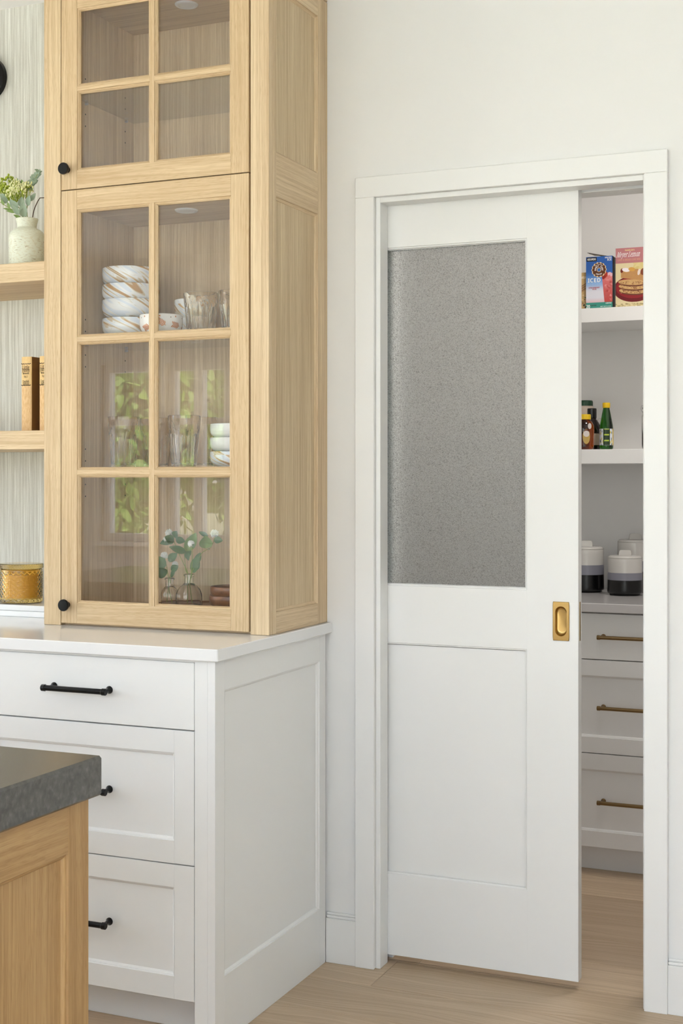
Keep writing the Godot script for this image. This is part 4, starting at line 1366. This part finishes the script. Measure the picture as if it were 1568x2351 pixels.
	for q in [[Vector3(-0.8600, 2.0560, 0.190), Vector3(-0.8507, 2.0930, 0.200), 0.024], [Vector3(-0.8560, 2.0520, 0.195), Vector3(-0.8430, 2.0740, 0.215), 0.022], [Vector3(-0.8530, 2.0850, 0.18), Vector3(-0.8400, 2.1130, 0.185), 0.020], [Vector3(-0.8650, 2.0800, 0.195), Vector3(-0.8540, 2.1080, 0.205), 0.020], [Vector3(-0.8800, 2.0760, 0.190), Vector3(-0.8990, 2.1020, 0.20), 0.022], [Vector3(-0.8750, 2.0600, 0.19), Vector3(-0.8890, 2.0880, 0.205), 0.016],
			[Vector3(-0.918, 2.105, 0.18), Vector3(-0.9400, 2.1230, 0.19), 0.024], [Vector3(-0.915, 2.100, 0.19), Vector3(-0.9300, 2.1050, 0.205), 0.018], [Vector3(-0.9000, 2.1500, 0.15), Vector3(-0.9175, 2.1756, 0.145), 0.012], [Vector3(-0.892, 2.152, 0.15), Vector3(-0.8989, 2.1702, 0.145), 0.010], [Vector3(-0.850, 2.100, 0.17), Vector3(-0.838, 2.122, 0.16), 0.018],
			[Vector3(-0.882, 2.066, 0.195), Vector3(-0.905, 2.068, 0.21), 0.008], [Vector3(-0.892, 2.072, 0.198), Vector3(-0.912, 2.075, 0.215), 0.008], [Vector3(-0.900, 2.078, 0.20), Vector3(-0.903, 2.096, 0.205), 0.009], [Vector3(-0.915, 2.087, 0.206), Vector3(-0.922, 2.104, 0.21), 0.008], [Vector3(-0.925, 2.095, 0.21), Vector3(-0.945, 2.092, 0.215), 0.007], [Vector3(-0.930, 2.098, 0.21), Vector3(-0.940, 2.115, 0.22), 0.007], [Vector3(-0.872, 2.050, 0.185), Vector3(-0.888, 2.058, 0.20), 0.010]]:
		st = new_st()
		leaf(st, q[0], q[1], q[2], Vector3(0.3, 0.3, 1).rotated(Vector3.UP, rng.randf_range(-0.5, 0.5)), 0.12, 0.5)
		part("leaf", st, M.euc if q[2] > 0.0105 else M.leaf2, b)
	# two old books
	var pa := noise(151, 1.0, 3)
	var paper := std(Color.WHITE, 0.75)
	paper.albedo_texture = make_tex(128, 256, func(x, y):
		var s := pa.get_noise_2d(x * 0.06, y * 0.05) + pa.get_noise_2d(x * 0.3, y * 0.3) * 0.5
		var c := Color(0.89, 0.76, 0.57).lerp(Color(0.82, 0.66, 0.46), clampf(0.4 + s * 0.8, 0, 1))
		if y < 100:
			c = c.lerp(Color(0.91, 0.79, 0.54), 0.55)
		return c)
	var cloth := std(Color(0.56, 0.40, 0.22), 0.6)
	var pages := std(Color(0.85, 0.78, 0.64), 0.9)
	var serif := SystemFont.new()
	serif.font_names = PackedStringArray(["Droid Serif"])
	var first := thing("old_book", "old tan book with a brown side cover, standing clear on the lower oak shelf", "book", Vector3(-0.8448, 1.4407, 0.14), "old tan books")
	var W := 0.0345; var H := 0.2135; var D := 0.145
	st = new_st()
	# boards
	box(st, Vector3(-W / 2, 0, -D + 0.058), Vector3(-W / 2 + 0.0028, H, 0.056), 1, 0.0006)
	box(st, Vector3(W / 2 - 0.0028, 0, -D + 0.058), Vector3(W / 2, H, 0.056), 1, 0.0006)
	for y in [0.006, 0.012, 0.030, H - 0.007, H - 0.014, H - 0.034]:
		box(st, Vector3(W / 2 - 0.0005, y, -D + 0.064), Vector3(W / 2 + 0.0004, y + 0.0016, 0.050), 2, 0.0002)
	part("cover", st, cloth, first, false)
	st = new_st()
	box(st, Vector3(-W / 2 + 0.003, 0.003, -D + 0.062), Vector3(W / 2 - 0.003, H - 0.003, 0.054), 1, 0.0)
	part("pages", st, pages, first, false)
	st = new_st()
	var rows := []
	for yy in [0.0, H]:
		var row := PackedVector3Array()
		for k in 13:
			var a := PI * k / 12.0
			row.append(Vector3(-cos(a) * W / 2, yy, 0.0555 + sin(a) * 0.0045))
		rows.append(row)
	skin(st, rows, false, Vector2(1, -1))
	part("spine", st, paper, first, false)
	var zs := 0.0606
	for y in [0.900, 0.615]:
		st = new_st()
		for k in 9:
			box(st, Vector3(-W / 2 + 0.001 + k * 0.0036, H * y + (0.0008 if k % 2 == 0 else -0.0004), 0.0592), Vector3(-W / 2 + 0.0046 + k * 0.0036, H * y + (0.0026 if k % 2 == 0 else 0.0014), zs), 0, 0.0002)
		part("spine_rule", st, M.ink, first, false)
	for q in [["Little", 0.858, 0.0105, 0.0235], ["Journeys", 0.822, 0.0100, 0.0255], ["Memorial", 0.780, 0.0055, 0.0210], ["Vol. 5", 0.735, 0.0060, 0.0120], ["English", 0.672, 0.0070, 0.0215], ["Authors", 0.640, 0.0070, 0.0215]]:
		lettering(q[0], serif, q[2], Vector3(0, H * q[1], zs - 0.0002), Vector3.RIGHT, Vector3.BACK, M.ink, first, q[3])
	again(first, Vector3(-0.7836, 1.4407, 0.14), "old tan book half hidden by the tall oak cabinet on the lower oak shelf", 0.0)
	# amber candle jar on the ledge
	var c := thing("candle_jar", "amber diamond cut glass candle jar with a lid on the white ledge", "candle", Vector3(-0.905, 0.9533, 0.1405))
	st = new_st()
	var ys := []
	var rp := [Vector2(0, 0.0), Vector2(0.054, 0.0), Vector2(0.0595, 0.0015)]
	for k in 41:
		rp.append(Vector2(0.0605, 0.003 + 0.091 * k / 40.0))
	rp.append_array([Vector2(0.0595, 0.0965), Vector2(0.0565, 0.0970), Vector2(0.0545, 0.0955), Vector2(0.0545, 0.016), Vector2(0.051, 0.011), Vector2(0, 0.011)])
	for q in rp:
		ys.append(q.y)
	lathe(st, rp, 168, Vector3.ZERO, func(th, i, rr):
		if i < 3 or i > 40:
			return rr
		var a: float = fposmod(th * 24.0 / TAU + ys[i] * 75.0, 1.0)
		var d: float = fposmod(th * 24.0 / TAU - ys[i] * 75.0, 1.0)
		var f: float = minf(minf(a, 1.0 - a), minf(d, 1.0 - d)) * 2.0
		return rr - 0.0008 + 0.0026 * minf(f, 0.75))
	part("jar", st, M.amber, c, false)
	st = new_st()
	lathe(st, [Vector2(0, 0.0112), Vector2(0.0540, 0.0112), Vector2(0.0540, 0.0112), Vector2(0.0540, 0.080), Vector2(0.0540, 0.080), Vector2(0, 0.079)], 48)
	part("wax", st, std(Color(0.97, 0.93, 0.74), 0.5), c, false)
	st = new_st()
	var lp := [Vector2(0, 0.0975), Vector2(0.060, 0.0975), Vector2(0.0615, 0.0985)]
	for k in 9:
		lp.append(Vector2(0.0622, 0.0995 + 0.0110 * k / 8.0))
	lp.append_array([Vector2(0.0600, 0.1120), Vector2(0.0600, 0.1120), Vector2(0.050, 0.1125), Vector2(0, 0.1130)])
	lathe(st, lp, 144, Vector3.ZERO, func(th, i, rr):
		if i < 3 or i > 11:
			return rr
		return rr - 0.0012 + 0.0022 * absf(sin(th * 24.0 + (i % 4) * 0.8)))
	part("lid", st, M.amber, c, false)


# ------------------------------------------------------------------ things in the pantry
func food_box(called: String, label: String, at: Vector3, w: float, h: float, d: float, art: Image, side: Color, turn := 0.0) -> Node3D:
	var t := thing(called, label, "food box", at, "food boxes on the upper pantry shelf")
	t.rotation.y = turn
	var st := new_st()
	box(st, Vector3(-w / 2, 0, -d), Vector3(w / 2, h, -0.0004), 1, 0.0005)
	part("carton", st, std(side, 0.5), t, false)
	st = new_st()
	quad(st, Vector3(-w / 2, 0, 0), Vector3(w / 2, 0, 0), Vector3(w / 2, h, 0), Vector3(-w / 2, h, 0), Vector3.BACK, Vector2(0, 1), Vector2(1, 1), Vector2(1, 0), Vector2(0, 0))
	var m := std(Color.WHITE, 0.4)
	m.albedo_texture = ImageTexture.create_from_image(art)
	part("printed_front", st, m, t, false)
	return t

func arc_letters(text: String, font: Font, size: float, c: Vector3, r: float, a0: float, a1: float, flip: bool, m: Material, parent: Node3D) -> void:
	for k in text.length():
		if text[k] == " ":
			continue
		var a := lerpf(a0, a1, float(k) / maxi(text.length() - 1, 1))
		var out := Vector3(cos(a), sin(a), 0)
		var up := -out if flip else out
		lettering(text[k], font, size, c + out * r, up.cross(Vector3.BACK), Vector3.BACK, m, parent, 0.0)

func fill_pantry() -> void:
	var sans := SystemFont.new()
	sans.font_names = PackedStringArray(["Droid Sans"])
	sans.font_weight = 700
	var serif := SystemFont.new()
	serif.font_names = PackedStringArray(["Droid Serif"])
	serif.font_italic = true
	var y := 1.9098
	var zf := -1.392
	# blue coffee pod box, its top flap ajar
	var img := Image.create(188, 364, false, Image.FORMAT_RGB8)
	for yy in 364:
		var f := yy / 364.0
		var c := Color(0.16, 0.36, 0.66).lerp(Color(0.45, 0.62, 0.85), smoothstep(0.25, 0.50, f)).lerp(Color(0.86, 0.86, 0.90), smoothstep(0.45, 0.68, f)).lerp(Color(0.86, 0.72, 0.74), smoothstep(0.78, 0.9, f))
		for xx in 188:
			img.set_pixel(xx, yy, c)
	# the pink iced drink
	for yy in range(120, 322):
		var x0 := int(lerpf(112, 132, (yy - 120) / 202.0))
		for xx in range(x0, 188):
			img.set_pixel(xx, yy, Color(0.86, 0.48, 0.48).lerp(Color(0.74, 0.28, 0.26), (yy - 120) / 202.0))
	var ir := RandomNumberGenerator.new()
	ir.seed = 5
	for k in 40:
		fill_ellipse(img, ir.randf_range(136, 186), ir.randf_range(130, 310), ir.randf_range(4, 10), ir.randf_range(3, 9), ir.randf(), Color(0.88, 0.56, 0.55).lerp(Color(0.70, 0.26, 0.25), ir.randf()))
	for k in 9:
		fill_ellipse(img, ir.randf_range(148, 184), ir.randf_range(116, 138), 9, 7, 0, Color(0.90, 0.72, 0.76))
	fill_ellipse(img, 134, 132, 17, 25, 0.5, Color(0.68, 0.20, 0.14))
	fill_ellipse(img, 126, 145, 11, 17, 0.4, Color(0.58, 0.15, 0.10))
	for yy in range(322, 364):
		for xx in 188:
			img.set_pixel(xx, yy, Color(0.22, 0.56, 0.50))
	for yy in range(4, 32):
		for xx in range(4, 76):
			img.set_pixel(xx, yy, Color(0.05, 0.05, 0.05))
	for k in 14:
		fill_ellipse(img, 92 + cos(k * TAU / 14) * 43, 93 + sin(k * TAU / 14) * 43, 11, 11, 0, Color(0.90, 0.80, 0.62))
	for k in 12:
		fill_ellipse(img, 92 + cos(k * TAU / 12) * 38, 93 + sin(k * TAU / 12) * 38, 11, 11, 0, Color(0.36, 0.19, 0.09))
	fill_ellipse(img, 92, 93, 42, 42, 0, Color(0.36, 0.19, 0.09))
	fill_ellipse(img, 92, 93, 16, 16, 0, Color(0.86, 0.76, 0.60))
	fill_ellipse(img, 92, 93, 12, 12, 0, Color(0.20, 0.42, 0.72))
	var W := 0.094; var H := 0.183
	var t := food_box("coffee_pod_box", "blue carton of coffee pods with a brown doughnut emblem and its top flap ajar", Vector3(0.431, y, zf), W, H, 0.112, img, Color(0.10, 0.09, 0.12))
	var u := H / 364.0
	var px := func(x: float, yy: float) -> Vector3: return Vector3((x - 94.0) * W / 188.0, H - yy * u, 0.0002)
	lettering("KEURIG", sans, 0.0075, px.call(40, 18), Vector3.RIGHT, Vector3.BACK, M.print_white, t, 0.029)
	lettering("BREW OVER", sans, 0.0050, px.call(158, 11), Vector3.RIGHT, Vector3.BACK, M.print_white, t, 0.0235)
	lettering("ICE", sans, 0.0078, px.call(166, 26), Vector3.RIGHT, Vector3.BACK, M.print_white, t, 0.0150)
	arc_letters("THE ORIGINAL", sans, 0.0028, px.call(92, 93), 0.0185, 2.35, 0.80, false, M.print_white, t)
	arc_letters("DONUT SHOP", sans, 0.0055, px.call(92, 93), 0.0128, 3.25, -0.12, false, M.print_white, t)
	arc_letters("COFFEE", sans, 0.0050, px.call(92, 93), 0.0168, 4.15, 5.28, true, M.print_white, t)
	lettering("ICED", sans, 0.0150, px.call(58, 166), Vector3.RIGHT, Vector3.BACK, M.print_white, t, 0.045)
	lettering("REFRESHERS", sans, 0.0095, px.call(60, 192), Vector3.RIGHT, Vector3.BACK, M.print_blue, t, 0.049)
	lettering("STRAWBERRY", sans, 0.0050, px.call(58, 218), Vector3.RIGHT, Vector3.BACK, M.print_red, t, 0.039)
	lettering("ACAI", sans, 0.0048, px.call(60, 229), Vector3.RIGHT, Vector3.BACK, M.print_red, t, 0.0145)
	lettering("20", sans, 0.0125, px.call(15, 349), Vector3.RIGHT, Vector3.BACK, M.print_white, t, 0.0130)
	lettering("K-CUP PODS", sans, 0.0040, px.call(52, 342), Vector3.RIGHT, Vector3.BACK, M.ink, t, 0.022)
	lettering("LIMITED", sans, 0.0040, px.call(160, 330), Vector3.RIGHT, Vector3.BACK, M.print_white, t, 0.020)
	lettering("NET WT 8.4 OZ", sans, 0.0030, px.call(140, 352), Vector3.RIGHT, Vector3.BACK, M.print_white, t, 0.038)
	var st := new_st()
	# the flap: hinged on the right part of the top, its torn corner rising to the left
	var fl := [Vector3(0.028, H, -0.004), Vector3(-0.018, H + 0.0045, -0.006), Vector3(-0.047, H + 0.018, -0.012), Vector3(-0.044, H + 0.0175, -0.045), Vector3(0.028, H + 0.001, -0.060)]
	for k in range(1, 4):
		quad(st, fl[0], fl[k], fl[k + 1], fl[0] + Vector3(0, 0.0001, 0), Vector3.UP)
		quad(st, fl[0] + Vector3(0, 0.0008, 0), fl[k] + Vector3(0, 0.0008, 0), fl[k + 1] + Vector3(0, 0.0008, 0), fl[0] + Vector3(0, 0.0009, 0), Vector3.UP)
	part("flap", st, std(Color(0.42, 0.39, 0.36), 0.8), t, false)
	# pink cake mix box
	var im2 := Image.create(240, 410, false, Image.FORMAT_RGB8)
	im2.fill(Color(0.87, 0.81, 0.64))
	for k in 60:
		fill_ellipse(im2, ir.randf_range(120, 240), ir.randf_range(100, 220), ir.randf_range(14, 40), ir.randf_range(8, 20), -0.6, Color(0.88, 0.82, 0.60).lerp(Color(0.83, 0.75, 0.48), ir.randf()))
	fill_ellipse(im2, 120, 285, 134, 92, 0, Color(0.42, 0.05, 0.09))
	fill_ellipse(im2, 120, 276, 118, 76, 0, Color(0.55, 0.10, 0.13))
	for s in 3:
		var cy := 300.0 - s * 30.0
		fill_ellipse(im2, 112 - s * 3, cy + 8, 86, 22, 0.08, Color(0.42, 0.22, 0.14))
		fill_ellipse(im2, 110 - s * 3, cy, 88, 20, 0.08, Color(0.80, 0.64, 0.42))
		for k in 40:
			fill_ellipse(im2, ir.randf_range(36, 180), cy + ir.randf_range(-12, 14), ir.randf_range(3, 9), ir.randf_range(2, 5), ir.randf(), Color(0.84, 0.70, 0.48).lerp(Color(0.50, 0.30, 0.18), pow(ir.randf(), 1.5)))
	for yy in range(150, 236):
		for xx in range(34, 190):
			if yy > 150 + absf(xx - 110) * 0.22 - sin(xx * 0.06) * 10.0 and yy < 206 + (xx - 34) * 0.18:
				im2.set_pixel(xx, yy, Color(0.78, 0.60, 0.38).lerp(Color(0.70, 0.50, 0.30), ir.randf()))
	for q in [[40, 156, 9, 16, Color(0.45, 0.14, 0.08)], [176, 170, 16, 24, Color(0.50, 0.24, 0.12)], [66, 152, 26, 13, Color(0.93, 0.90, 0.92)], [150, 172, 9, 22, Color(0.90, 0.84, 0.80)], [104, 150, 22, 14, Color(0.82, 0.62, 0.30)]]:
		fill_ellipse(im2, q[0], q[1], q[2], q[3], 0.2, q[4])
	for yy in range(0, 106):
		for xx in 240:
			im2.set_pixel(xx, yy, Color(0.72, 0.47, 0.48))
	for k in 40:
		fill_ellipse(im2, ir.randf_range(0, 240), ir.randf_range(388, 410), 8, 5, 0, Color(0.80, 0.74, 0.54).lerp(Color(0.62, 0.56, 0.40), ir.randf()))
	var W2 := 0.130; var H2 := 0.2065
	var t2 := food_box("cake_mix_box", "pink and cream carton picturing a stack of cake slices, tallest on the upper pantry shelf", Vector3(0.5545, y, zf + 0.002), W2, H2, 0.055, im2, Color(0.62, 0.40, 0.40))
	lettering("TRADER JOE'S", sans, 0.0050, Vector3(-0.016, H2 - 0.0085, 0.0002), Vector3.RIGHT, Vector3.BACK, M.print_cream, t2, 0.034)
	lettering("Meyer Lemon", serif, 0.0180, Vector3(-0.0195, H2 - 0.0235, 0.0002), Vector3.RIGHT, Vector3.BACK, M.print_white, t2, 0.080, 0.35)
	lettering("CAKE & BREAD LOAF MIX", sans, 0.0075, Vector3(-0.0185, H2 - 0.0415, 0.0002), Vector3.RIGHT, Vector3.BACK, std(Color(0.82, 0.60, 0.50), 0.5), t2, 0.080)
	# brown spice box at the door edge
	var im3 := Image.create(160, 250, false, Image.FORMAT_RGB8)
	im3.fill(Color(0.76, 0.63, 0.42))
	for k in 70:
		fill_ellipse(im3, ir.randf_range(0, 160), ir.randf_range(150, 235), ir.randf_range(3, 9), ir.randf_range(3, 8), ir.randf(), [Color(0.30, 0.18, 0.14), Color(0.28, 0.40, 0.28), Color(0.84, 0.74, 0.56), Color(0.60, 0.44, 0.26)][k % 4])
	for k in 6:
		for s in 70:
			fill_ellipse(im3, 60 + s * 1.5, 130 - s * 0.9 + k * 8, 2.2, 2.2, 0, Color(0.36, 0.24, 0.15) if k % 2 == 0 else Color(0.62, 0.46, 0.28))
	for k in 8:
		fill_ellipse(im3, ir.randf_range(110, 155), ir.randf_range(24, 40), 10, 5, 0, Color(0.88, 0.80, 0.66))
	food_box("spice_box", "tan carton printed with spices, half hidden behind the door edge", Vector3(0.342, y, zf - 0.01), 0.084, 0.131, 0.05, im3, Color(0.62, 0.50, 0.32), 0.05)

	# bottles on the second shelf
	y = 1.4124
	var lm := solid_glass(Color(0.10, 0.42, 0.06), 0.02)
	var l := thing("lemon_juice_bottle", "green glass bottle with a yellow cap and a lemon label", "bottle", Vector3(0.4370, y, -1.48), "bottles on the lower pantry shelf")
	st = new_st()
	lathe(st, [Vector2(0, 0.002), Vector2(0.019, 0.0), Vector2(0.0235, 0.004), Vector2(0.0245, 0.012), Vector2(0.0245, 0.072), Vector2(0.0232, 0.086), Vector2(0.0155, 0.128), Vector2(0.0118, 0.146), Vector2(0.0112, 0.152), Vector2(0.0112, 0.158), Vector2(0, 0.158)], 40)
	part("body", st, lm, l, false)
	st = new_st()
	lathe(st, [Vector2(0.0128, 0.150), Vector2(0.0135, 0.151), Vector2(0.0138, 0.158), Vector2(0.0138, 0.166), Vector2(0.0128, 0.1685), Vector2(0, 0.169)], 40)
	part("cap", st, std(Color(0.90, 0.74, 0.08), 0.35), l, false)
	var il := Image.create(256, 100, false, Image.FORMAT_RGB8)
	il.fill(Color(0.86, 0.88, 0.90))
	for k in 220:
		fill_ellipse(il, ir.randf_range(0, 256), ir.randf_range(0, 100), ir.randf_range(1.5, 5), ir.randf_range(1.5, 3), ir.randf() * 3.0, [Color(0.35, 0.42, 0.50), Color(0.80, 0.72, 0.15), Color(0.25, 0.36, 0.18)][k % 3])
	for yy in 100:
		for xx in range(2, 22):
			il.set_pixel(xx, yy, Color(0.90, 0.76, 0.10))
	for yy in range(24, 70):
		for xx in range(44, 84):
			il.set_pixel(xx, yy, Color(0.12, 0.20, 0.10))
	for k in 3:
		for xx in range(49, 79):
			for yy in 3:
				il.set_pixel(xx, 32 + k * 12 + yy, Color(0.70, 0.78, 0.25))
	for k in 5:
		fill_ellipse(il, 12, 14 + k * 18, 4, 6, 0, Color(0.62, 0.46, 0.06))
	var lbm := std(Color.WHITE, 0.4)
	lbm.albedo_texture = ImageTexture.create_from_image(il)
	st = new_st()
	lathe(st, [Vector2(0.0247, 0.016), Vector2(0.0248, 0.0165), Vector2(0.0248, 0.0745), Vector2(0.0247, 0.075)], 64, Vector3.ZERO, null, Vector2(1, -1))
	var lb := part("printed_label", st, lbm, l, false)
	lb.rotation.y = 0.25
	# honey
	var hm := solid_glass(Color(0.62, 0.27, 0.06), 0.02)
	var h := thing("honey_jar", "squat amber syrup bottle with a wide yellow cap and an oval gold label", "bottle", Vector3(0.3640, y, -1.455), "bottles on the lower pantry shelf")
	st = new_st()
	lathe(st, [Vector2(0, 0.002), Vector2(0.027, 0.0), Vector2(0.0315, 0.004), Vector2(0.0330, 0.014), Vector2(0.0330, 0.048), Vector2(0.0345, 0.068), Vector2(0.0335, 0.086), Vector2(0.0275, 0.099), Vector2(0.0215, 0.106), Vector2(0.0205, 0.112), Vector2(0, 0.112)], 40)
	part("body", st, hm, h, false)
	st = new_st()
	lathe(st, [Vector2(0.0215, 0.1085), Vector2(0.0222, 0.109), Vector2(0.0222, 0.1245), Vector2(0.0210, 0.1270), Vector2(0, 0.1275)], 48, Vector3.ZERO, func(th, i, rr): return rr + (0.0003 * sin(th * 40.0) if i > 0 and i < 3 else 0.0))
	part("cap", st, std(Color(0.90, 0.75, 0.10), 0.4), h, false)
	for q in [[0.047, 0.0135, 0.0270, 0.42, Color(0.72, 0.60, 0.32), 0.0338], [0.0565, 0.0110, 0.0110, 0.42, Color(0.84, 0.80, 0.78), 0.0343], [0.084, 0.0072, 0.0105, 0.78, Color(0.82, 0.80, 0.78), 0.0345]]:
		st = new_st()
		var rows := []
		for k in [1.0, 0.6, 0.0]:
			var row := PackedVector3Array()
			for j in 28:
				var a := -TAU * j / 28.0
				var dx: float = cos(a) * q[1] * k / 0.034
				var th: float = PI / 2 - q[3] + dx
				var rr: float = q[5] + 0.0004 * (1.0 - k) + 0.0004
				row.append(Vector3(cos(th) * rr * -1.0 if false else sin(q[3] + dx) * rr, q[0] + sin(a) * q[2] * k, cos(q[3] + dx) * rr))
			rows.append(row)
		skin(st, rows, true)
		part("printed_label", st, std(q[4], 0.4), h, false)
	# maple syrup with a ring handle
	var sm := std(Color(0.09, 0.03, 0.02), 0.1)
	var s := thing("syrup_bottle", "dark syrup bottle with a black cap and a small glass ring handle", "bottle", Vector3(0.3700, y, -1.545), "bottles on the lower pantry shelf")
	st = new_st()
	lathe(st, [Vector2(0, 0.0), Vector2(0.034, 0.0), Vector2(0.0385, 0.004), Vector2(0.0390, 0.060), Vector2(0.0370, 0.078), Vector2(0.0250, 0.100), Vector2(0.0165, 0.112), Vector2(0.0150, 0.120), Vector2(0, 0.120)], 40)
	part("body", st, sm, s, false)
	st = new_st()
	lathe(st, [Vector2(0.0160, 0.117), Vector2(0.0168, 0.118), Vector2(0.0168, 0.150), Vector2(0.0158, 0.1525), Vector2(0, 0.153)], 32)
	part("cap", st, std(Color(0.03, 0.03, 0.03), 0.25), s, false)
	st = new_st()
	var pts := []
	var rad := []
	for k in 25:
		var a := TAU * k / 24.0
		pts.append(Vector3(0.0270 + cos(a) * 0.0115, 0.1010 + sin(a) * 0.0125, 0.004)); rad.append(0.0026)
	tube(st, pts, rad, 10, false)
	part("ring_handle", st, M.glass, s, false)
	st = new_st()
	lathe(st, [Vector2(0.0392, 0.018), Vector2(0.0394, 0.0185), Vector2(0.0394, 0.0595), Vector2(0.0392, 0.060)], 48)
	part("printed_label", st, std(Color(0.72, 0.66, 0.58), 0.6), s, false)
	# shaker with the green lid
	var p := thing("cheese_shaker", "clear shaker with a dark green lid behind the syrup bottles", "jar", Vector3(0.3250, y, -1.625), "bottles on the lower pantry shelf")
	st = new_st()
	lathe(st, [Vector2(0, 0.0), Vector2(0.034, 0.0), Vector2(0.036, 0.003), Vector2(0.036, 0.120), Vector2(0.0335, 0.160), Vector2(0.030, 0.166), Vector2(0, 0.166)], 36, Vector3.ZERO, func(th, i, rr): return rr - (0.0012 * absf(sin(th * 6.0)) if i > 2 and i < 5 else 0.0))
	part("body", st, std(Color(0.76, 0.70, 0.64), 0.3), p, false)
	st = new_st()
	lathe(st, [Vector2(0.0280, 0.164), Vector2(0.0295, 0.1645), Vector2(0.0295, 0.181), Vector2(0.0275, 0.186), Vector2(0, 0.1865)], 48, Vector3.ZERO, func(th, i, rr): return rr + (0.0004 * sin(th * 36.0) if i > 0 and i < 3 else 0.0))
	part("lid", st, std(Color(0.05, 0.24, 0.14), 0.4), p, false)
	# clear jar at the right casing
	var j := thing("glass_jar", "clear glass jar with a wire clasp at the right edge of the lower pantry shelf", "jar", Vector3(0.6080, y, -1.50))
	st = new_st()
	lathe(st, [Vector2(0, 0.003), Vector2(0.042, 0.0), Vector2(0.047, 0.004), Vector2(0.048, 0.020), Vector2(0.048, 0.118), Vector2(0.045, 0.128), Vector2(0.044, 0.138), Vector2(0.0405, 0.138), Vector2(0.0415, 0.126), Vector2(0.0445, 0.116), Vector2(0.0445, 0.010), Vector2(0, 0.008)], 48)
	part("body", st, M.glass, j, false)
	st = new_st()
	lathe(st, [Vector2(0, 0.142), Vector2(0.0455, 0.142), Vector2(0.048, 0.145), Vector2(0.047, 0.151), Vector2(0.038, 0.157), Vector2(0, 0.159)], 48)
	part("lid", st, M.glass, j, false)
	st = new_st()
	pts = []; rad = []
	for k in 41:
		var a := TAU * k / 40.0
		pts.append(Vector3(cos(a) * 0.0458, 0.1335, sin(a) * 0.0458)); rad.append(0.0014)
	tube(st, pts, rad, 8, false)
	tube(st, [Vector3(-0.046, 0.1335, 0.004), Vector3(-0.0515, 0.146, 0.004), Vector3(-0.049, 0.156, 0.0), Vector3(-0.035, 0.160, 0.0)], [0.0014, 0.0014, 0.0014, 0.0014], 8)
	part("wire_clasp", st, M.steel, j, false)

	# three-tone canisters
	y = 0.8992
	canister(Vector3(0.5145, y, -1.428), 0.0600, 0.138, 0.020, 0.054, 0.080, "wide three tone canister in front on the pantry counter, shortest of the three")
	canister(Vector3(0.3570, y, -1.512), 0.0625, 0.163, 0.022, 0.064, 0.099, "white grey and black canister behind the door edge on the pantry counter")
	canister(Vector3(0.5200, y, -1.585), 0.0640, 0.188, 0.023, 0.076, 0.114, "tallest white canister at the back of the pantry counter")

func canister(at: Vector3, r: float, h: float, hh: float, k1: float, k2: float, label: String) -> void:
	var t := thing("canister", label, "canister", at, "three tone canisters")
	var bands := [[0.0, k1, M.black_glaze, "black_base"], [k1, k2, std(Color(0.52, 0.52, 0.56), 0.5), "grey_band"], [k2, h - 0.010, M.white_glaze, "body"]]
	for b in bands:
		var st := new_st()
		var y0: float = b[0]
		var y1: float = b[1]
		var p := []
		if y0 == 0.0:
			p = [Vector2(0, 0.0), Vector2(r - 0.008, 0.0), Vector2(r - 0.008, 0.0), Vector2(r - 0.007, 0.006), Vector2(r - 0.001, 0.0075), Vector2(r + 0.0012, 0.012), Vector2(r + 0.0010, 0.020)]
		for k in 5:
			var yy := lerpf(maxf(y0, 0.024), y1, k / 4.0)
			p.append(Vector2(r + 0.001 - 0.0015 * yy / h, yy))
		if b[3] == "body":
			p.append_array([Vector2(r - 0.002, h - 0.008), Vector2(r - 0.005, h - 0.008)])
		lathe(st, p, 64)
		part(b[3], st, b[2], t, false)
	var st := new_st()
	lathe(st, [Vector2(0, h - 0.009), Vector2(r - 0.004, h - 0.009), Vector2(r - 0.001, h - 0.0085), Vector2(r - 0.0005, h - 0.0055), Vector2(r - 0.0015, h - 0.0035), Vector2(r - 0.004, h - 0.003), Vector2(r - 0.004, h - 0.003), Vector2(r - 0.005, h), Vector2(r - 0.012, h + 0.001), Vector2(0, h + 0.0015)], 64)
	var lid := part("lid", st, M.white_glaze, t, false)
	# tab handle with rounded top corners
	st = new_st()
	var w0 := 0.0235
	var w1 := 0.0200
	var out := PackedVector3Array([Vector3(-w0, h, 0), Vector3(-w1 - 0.0008, h + hh - 0.007, 0), Vector3(-w1 + 0.001, h + hh - 0.002, 0), Vector3(-w1 + 0.004, h + hh, 0), Vector3(w1 - 0.004, h + hh, 0), Vector3(w1 - 0.001, h + hh - 0.002, 0), Vector3(w1 + 0.0008, h + hh - 0.007, 0), Vector3(w0, h, 0)])
	var rows := []
	var mid := Vector3(0, h + hh * 0.45, 0)
	for q in [[-0.0045, 0.0], [-0.0045, 0.94], [-0.0045, 0.94], [-0.0034, 1.0], [-0.0034, 1.0], [0.0034, 1.0], [0.0034, 1.0], [0.0045, 0.94], [0.0045, 0.94], [0.0045, 0.0]]:
		var row := PackedVector3Array()
		for v in out:
			row.append(mid + (v - mid) * q[1] + Vector3(0, 0, q[0]))
		rows.append(row)
	skin(st, rows, true)
	var hd := part("handle", st, M.white_glaze, lid, false)
	hd.rotation.y = 0.25
